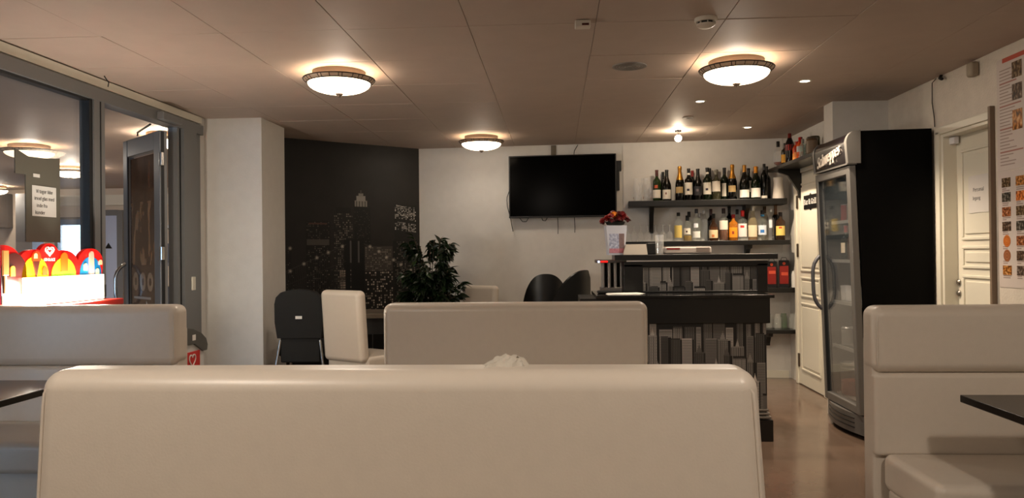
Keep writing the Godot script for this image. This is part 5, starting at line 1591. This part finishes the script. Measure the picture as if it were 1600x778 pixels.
	var stock := [
		[1, 0.50, {k = "can", h = 0.13, r = 0.05, clear = true, body = Color(0.8, 0.8, 0.78), tint = 0.25, cap = [Color(0.6, 0.6, 0.6), 0.88, 0.6]}, "small lidded glass jar on the fridge's second shelf", "jar"],
		[3, 0.53, {k = "wine", h = 0.24, r = 0.034, body = Color(0.05, 0.06, 0.03), cap = [Color(0.5, 0.12, 0.1), 0.8, 0.0], label = [Color(0.75, 0.7, 0.62), 0.2, 0.5, 2.0]}, "dark labelled bottle on the fridge's fourth shelf", "bottle"],
		[3, 0.40, {k = "spirit", h = 0.23, r = 0.036, body = Color(0.22, 0.12, 0.07), cap = [Color(0.1, 0.1, 0.1), 0.82, 0.0]}, "brown bottle on the fridge's fourth shelf, nearest the viewer", "bottle"],
		[4, 0.53, {k = "can", h = 0.12, r = 0.034, body = Color(0.50, 0.10, 0.09), cap = [Color(0.6, 0.6, 0.6), 0.95, 0.6]}, "red drinks can on the fridge's top shelf", "can"],
		[4, 0.42, {k = "can", h = 0.12, r = 0.034, body = Color(0.42, 0.40, 0.38), cap = [Color(0.6, 0.6, 0.6), 0.95, 0.6]}, "grey drinks can on the fridge's top shelf", "can"]]
	for a in stock:
		bottle(a[2], P + Vector3(0.150, ys[a[0]], -a[1]), -PI / 2, a[3], "drinks in the fridge", "fridge_" + a[4], a[4])
	for i in 4:
		solo("stored_glass", mb().lathe([Vector2(0, 0), Vector2(0.026, 0), Vector2(0.033, 0.11), Vector2(0.031, 0.11), Vector2(0.024, 0.008), Vector2(0, 0.008)], 16), glass(Color(1, 1, 1), 0.12), "%s clear tumbler inside the fridge, counted from the near side" % ORD[i], "glass", P + Vector3(0.14, ys[2], -0.28 - i * 0.085), 0.0, "tumblers stored in the fridge")
	var jar := thing("storage_jar", "big clip-lid glass jar with pink contents at the bottom of the fridge", "jar", P + Vector3(0.185, ys[0], -0.49))
	part("jar", mb().lathe([Vector2(0, 0), Vector2(0.085, 0), Vector2(0.095, 0.015), Vector2(0.095, 0.20), Vector2(0.075, 0.22), Vector2(0.075, 0.24), Vector2(0, 0.24)], 24), glass(), jar)
	part("contents", mb().lathe([Vector2(0, 0.004), Vector2(0.088, 0.006), Vector2(0.090, 0.10), Vector2(0, 0.10)], 24), mat(Color(0.48, 0.26, 0.20), 0.6), jar)
	for yy in [0.19, 0.225]:
		var pts := []
		for i in 25:
			pts.append(Vector3(0.096 * sin(TAU * i / 24), yy, 0.096 * cos(TAU * i / 24)))
		part("clip_ring", mb().tube(pts, 0.004, 6), chrome, jar)


# ---------------------------------------------------------------- doors and menus on the right
func panel_moulding(b: MB, x0: float, x1: float, y0: float, y1: float, z: float) -> void:
	# raised frame round a sunk field, facing +z
	var w := 0.018
	for q in [[x0, x1, y0, y0 + w], [x0, x1, y1 - w, y1], [x0, x0 + w, y0 + w, y1 - w], [x1 - w, x1, y0 + w, y1 - w]]:
		b.rbox(Vector3((q[0] + q[1]) / 2, (q[2] + q[3]) / 2, z), Vector3(q[1] - q[0], q[3] - q[2], 0.014), 0.005)
	b.rbox(Vector3((x0 + x1) / 2, (y0 + y1) / 2, z - 0.001), Vector3(x1 - x0 - 0.075, y1 - y0 - 0.075, 0.012), 0.005)


func right_wall() -> void:
	# bar door on the far side wall
	var d := frame("door_3")
	d.position = Vector3(2.2395, 0, -6.78)
	d.rotation.y = -PI / 2
	# local x: towards the camera; z: out of the wall
	part("leaf", mb().box(Vector3(0.0, 0.96, 0.012), Vector3(0.68, 1.90, 0.024)), white_paint, d)
	var pm := mb()
	panel_moulding(pm, -0.25, 0.25, 1.03, 1.82, 0.026)
	panel_moulding(pm, -0.25, 0.25, 0.80, 0.98, 0.026)
	panel_moulding(pm, -0.25, 0.25, 0.14, 0.75, 0.026)
	part("panel_moulding", pm, white_paint, d)
	part("architrave", mb().rbox(Vector3(-0.365, 0.975, 0.018), Vector3(0.06, 1.95, 0.036), 0.006), white_paint, d)
	part("architrave", mb().rbox(Vector3(0.365, 0.975, 0.018), Vector3(0.06, 1.95, 0.036), 0.006), white_paint, d)
	part("architrave", mb().rbox(Vector3(0, 1.945, 0.018), Vector3(0.66, 0.06, 0.036), 0.006), white_paint, d)
	for y in [1.66, 1.22, 0.22]:
		part("hinge", mb().rbox(Vector3(-0.322, y, 0.028), Vector3(0.035, 0.12, 0.014), 0.003), mat(Color(0.35, 0.30, 0.25), 0.35, 0.7), d)
	var pl := thing("door_plaque", "black notched plaque with white letters on the bar door", "sign", Vector3(2.214, 1.64, -6.72), -PI / 2)
	part("plate", mb().prism(PackedVector2Array([Vector2(-0.17, -0.06), Vector2(-0.02, -0.06), Vector2(0.0, -0.075), Vector2(0.02, -0.06), Vector2(0.17, -0.06), Vector2(0.17, 0.06), Vector2(0.02, 0.06), Vector2(0.0, 0.075), Vector2(-0.02, 0.06), Vector2(-0.17, 0.06)]), 0.0, 0.012), mat(Color(0.02, 0.02, 0.02), 0.4), pl)
	text("lettering", "Bar & Grill", 0.047, paper, pl, Transform3D(Basis.IDENTITY, Vector3(0, 0.0, 0.013)), "Droid Serif", 0.002)

	# recessed door in the menu wall
	var e := frame("door_4")
	e.position = Vector3(XR, 0, -4.605)
	e.rotation.y = -PI / 2
	part("leaf", mb().box(Vector3(0.0, 0.955, -0.09), Vector3(0.50, 1.91, 0.035)), white_paint, e)
	var qm := mb()
	panel_moulding(qm, -0.19, 0.19, 1.27, 1.82, -0.070)
	panel_moulding(qm, -0.19, 0.19, 1.10, 1.235, -0.070)
	panel_moulding(qm, -0.19, 0.19, 0.15, 1.06, -0.070)
	part("panel_moulding", qm, white_paint, e)
	part("frame", mb().rbox(Vector3(-0.262, 0.965, -0.065), Vector3(0.024, 1.93, 0.15), 0.003), white_paint, e)
	part("frame", mb().rbox(Vector3(0.262, 0.965, -0.065), Vector3(0.024, 1.93, 0.15), 0.003), white_paint, e)
	part("frame", mb().rbox(Vector3(0.0, 1.92, -0.065), Vector3(0.50, 0.02, 0.15), 0.003), white_paint, e)
	part("architrave", mb().rbox(Vector3(0.285, 1.0, 0.014), Vector3(0.022, 2.0, 0.030), 0.004), mat(Color(0.50, 0.43, 0.36), 0.5), e, "brown frame strip")
	part("architrave", mb().rbox(Vector3(-0.295, 0.975, 0.012), Vector3(0.044, 1.95, 0.024), 0.004), white_paint, e)
	part("architrave", mb().rbox(Vector3(-0.02, 1.952, 0.012), Vector3(0.59, 0.044, 0.024), 0.004), white_paint, e)
	for y in [1.012, 0.945]:
		part("lock_cylinder", MB.new().xf(Transform3D(Basis(Vector3.RIGHT, PI / 2), Vector3(-0.235, y, -0.072))).lathe([Vector2(0, 0.014), Vector2(0.012, 0.014), Vector2(0.020, 0.006), Vector2(0.020, 0), Vector2(0, 0)].map(func(v): return v) , 18), mat(Color(0.6, 0.58, 0.55), 0.25, 0.9), e)
	part("contact_sensor", mb().rbox(Vector3(-0.225, 1.885, -0.045), Vector3(0.06, 0.045, 0.03), 0.004), mat(Color(0.86, 0.86, 0.88), 0.4), e)
	var nt := thing("door_notice", "white paper notice with two dark lines taped to the recessed door", "notice", Vector3(XR + 0.0625, 1.43, -4.60), -PI / 2)
	part("sheet", mb().box(Vector3(0, 0.11, 0), Vector3(0.21, 0.22, 0.001)), mat(Color(0.86, 0.84, 0.82), 0.6), nt)
	var ink := mat(Color(0.22, 0.19, 0.18), 0.7)
	text("lettering", "Personal", 0.022, ink, nt, Transform3D(Basis.IDENTITY, Vector3(0, 0.135, 0.0008)), "Droid Sans", 0.0006)
	text("lettering", "Ingang", 0.020, ink, nt, Transform3D(Basis.IDENTITY, Vector3(-0.02, 0.085, 0.0008)), "Droid Sans", 0.0006)

	# menu posters
	for k in 2:
		var h: float = [0.60, 0.62][k]
		var w := 0.42
		var t := thing("menu_poster", ["upper menu poster with orange heading bar on the wall above the bench", "lower menu poster with two columns of small food pictures"][k], "poster", Vector3(XR - 0.0015, [1.635, 1.01][k], -4.075), -PI / 2, "menu posters")
		part("sheet", mb().box(Vector3(0, h / 2, 0), Vector3(w, h, 0.002)), printed(menu_text(k), 0.5), t)
		var pr: Array = [Color(0.35, 0.24, 0.10), Color(0.30, 0.20, 0.12), Color(0.70, 0.42, 0.12), Color(0.25, 0.22, 0.17), Color(0.33, 0.25, 0.19), Color(0.85, 0.42, 0.08), Color(0.62, 0.33, 0.14), Color(0.28, 0.18, 0.14)]
		if k == 0:
			part("heading_bar", mb().box(Vector3(0.02, h - 0.012, 0.002), Vector3(0.35, 0.024, 0.001)), mat(Color(0.72, 0.30, 0.22), 0.5), t)
			for i in 3:
				part("food_picture", mb().box(Vector3(-0.028, h - 0.082 - [0.0, 0.116, 0.262][i], 0.002), Vector3(0.085, [0.085, 0.085, 0.105][i], 0.001)), food(pr[i], i), t)
		else:
			for c in 3:
				for i in 7:
					var y := h - 0.06 - i * 0.078
					var x := -0.135 + c * 0.125
					if c == 0 and (i == 4 or i == 5):
						part("food_picture", MB.new().xf(Transform3D(Basis(Vector3.RIGHT, PI / 2), Vector3(x, y, 0.001))).cyl(Vector3.ZERO, 0.032, 0.0015, 20), food(pr[i + 1], i), t)
					else:
						part("food_picture", mb().box(Vector3(x, y, 0.002), Vector3(0.078, 0.050, 0.001)), food(pr[(i * 3 + c * 2) % 8], i + c), t)
	# loose wires and a sensor high on the wall
	solo("loose_wire", mb().tube([Vector3(0, 0.30, 0), Vector3(-0.01, 0.28, -0.03), Vector3(0.0, 0.16, -0.055), Vector3(0.0, 0.06, -0.03), Vector3(0, 0, -0.025)], 0.003, 6), mat(Color(0.10, 0.06, 0.05), 0.6), "thin dark wire hanging from the ceiling above the recessed door", "wire", Vector3(XR - 0.008, 1.99, -4.93))
	solo("cable_stub", mb().tube([Vector3(0, 0.03, 0.0), Vector3(-0.015, 0.012, 0.015), Vector3(-0.02, 0.0, 0.05)], 0.010, 8), mat(Color(0.05, 0.04, 0.04), 0.6), "black cable stub under the ceiling, beside the hanging wire", "cable", Vector3(XR - 0.012, 2.262, -4.86))
	solo("motion_sensor", mb().rbox(Vector3(0, 0.04, 0), Vector3(0.05, 0.085, 0.06), 0.016, 3), mat(Color(0.62, 0.57, 0.50), 0.5), "small beige motion sensor high on the wall near the menu poster", "sensor", Vector3(XR - 0.025, 2.20, -4.48))


var foods := {}
func food(base: Color, s: int) -> StandardMaterial3D:
	var id := base.to_html() + str(s % 3)
	if foods.has(id):
		return foods[id]
	var im := Image.create(24, 16, false, Image.FORMAT_RGB8)
	var n := FastNoiseLite.new()
	n.seed = s * 13 + int(base.r * 100)
	n.frequency = 0.16
	for y in 16:
		for x in 24:
			var v := n.get_noise_2d(x, y) * 0.9
			var c := base.lightened(clampf(v, 0, 0.6)) if v > 0 else base.darkened(clampf(-v * 1.4, 0, 0.7))
			im.set_pixel(x, y, c)
	foods[id] = printed(im, 0.4)
	return foods[id]


func menu_text(k: int) -> Image:
	var im := Image.create(168, 240, false, Image.FORMAT_RGB8)
	im.fill(Color(0.80, 0.76, 0.73))
	var r := RandomNumberGenerator.new()
	r.seed = 40 + k
	var ink := Color(0.58, 0.50, 0.47)
	if k == 0:
		for y in range(24, 232, 7):
			if y % 49 < 8:
				im.fill_rect(Rect2i(10, y, 60 + r.randi() % 30, 3), Color(0.62, 0.42, 0.38))
			else:
				im.fill_rect(Rect2i(10, y, 30 + r.randi() % 30, 2), ink)
				im.fill_rect(Rect2i(110, y, 20 + r.randi() % 30, 2), ink)
	else:
		for i in 7:
			for c in 3:
				for j in 2:
					im.fill_rect(Rect2i(15 + c * 50, 35 + i * 30 + j * 4, 14 + r.randi() % 16, 2), ink)
	return im


# ---------------------------------------------------------------- small things on the ceiling
func ceiling_bits() -> void:
	var y := H - 0.004
	var wp := mat(Color(0.82, 0.79, 0.74), 0.45)
	var s := thing("smoke_detector", "white round smoke detector on the ceiling before the bowl lamp", "smoke detector", Vector3(0.705, y, -3.56))
	part("base", mb().lathe([Vector2(0, -0.018), Vector2(0.048, -0.018), Vector2(0.052, -0.012), Vector2(0.052, 0), Vector2(0, 0)], 28), wp, s)
	part("vent_gap", mb().lathe([Vector2(0.036, -0.030), Vector2(0.038, -0.016)], 28), mat(Color(0.06, 0.055, 0.05), 0.6), s)
	part("cover", mb().lathe([Vector2(0, -0.046), Vector2(0.022, -0.045), Vector2(0.034, -0.039), Vector2(0.042, -0.033), Vector2(0.043, -0.028), Vector2(0, -0.028)], 28), wp, s)
	for i in 8:
		var a := TAU * i / 8
		part("vent_rib", mb(Vector3(0.041 * sin(a), -0.023, 0.041 * cos(a)), a).box(Vector3.ZERO, Vector3(0.004, 0.012, 0.008)), wp, s)
	var q := thing("alarm_box", "small white alarm box with dark red window on the ceiling", "alarm", Vector3(0.137, y, -3.55))
	part("housing", mb().rbox(Vector3(0, -0.016, 0), Vector3(0.072, 0.032, 0.055), 0.006), wp, q)
	part("window", mb().box(Vector3(0.012, -0.022, 0.028), Vector3(0.032, 0.010, 0.002)), mat(Color(0.30, 0.08, 0.05), 0.3), q)
	var g := thing("ceiling_speaker", "round flush grey speaker grille in the ceiling tiles", "speaker", Vector3(0.438, y, -4.43))
	part("grille", mb().lathe([Vector2(0, -0.004), Vector2(0.090, -0.004), Vector2(0.098, -0.006), Vector2(0.100, 0), Vector2(0, 0)], 32), mat(Color(0.56, 0.54, 0.52), 0.6), g)
	var rings := mb()
	for k in 5:
		var pts := []
		for i in 33:
			pts.append(Vector3((0.02 + k * 0.016) * sin(TAU * i / 32), -0.0045, (0.02 + k * 0.016) * cos(TAU * i / 32)))
		rings.tube(pts, 0.002, 4)
	part("grille_rings", rings, mat(Color(0.45, 0.43, 0.41), 0.6), g)
	solo("dangling_wire", mb().tube([Vector3(0, 0, 0), Vector3(0.012, -0.02, 0.0), Vector3(0.03, -0.045, 0.0), Vector3(0.025, -0.07, 0.0)], 0.003, 6), mat(Color(0.06, 0.05, 0.05), 0.6), "short dark wire poking from the ceiling above the glass front", "wire", Vector3(-2.66, 2.30, -4.36))
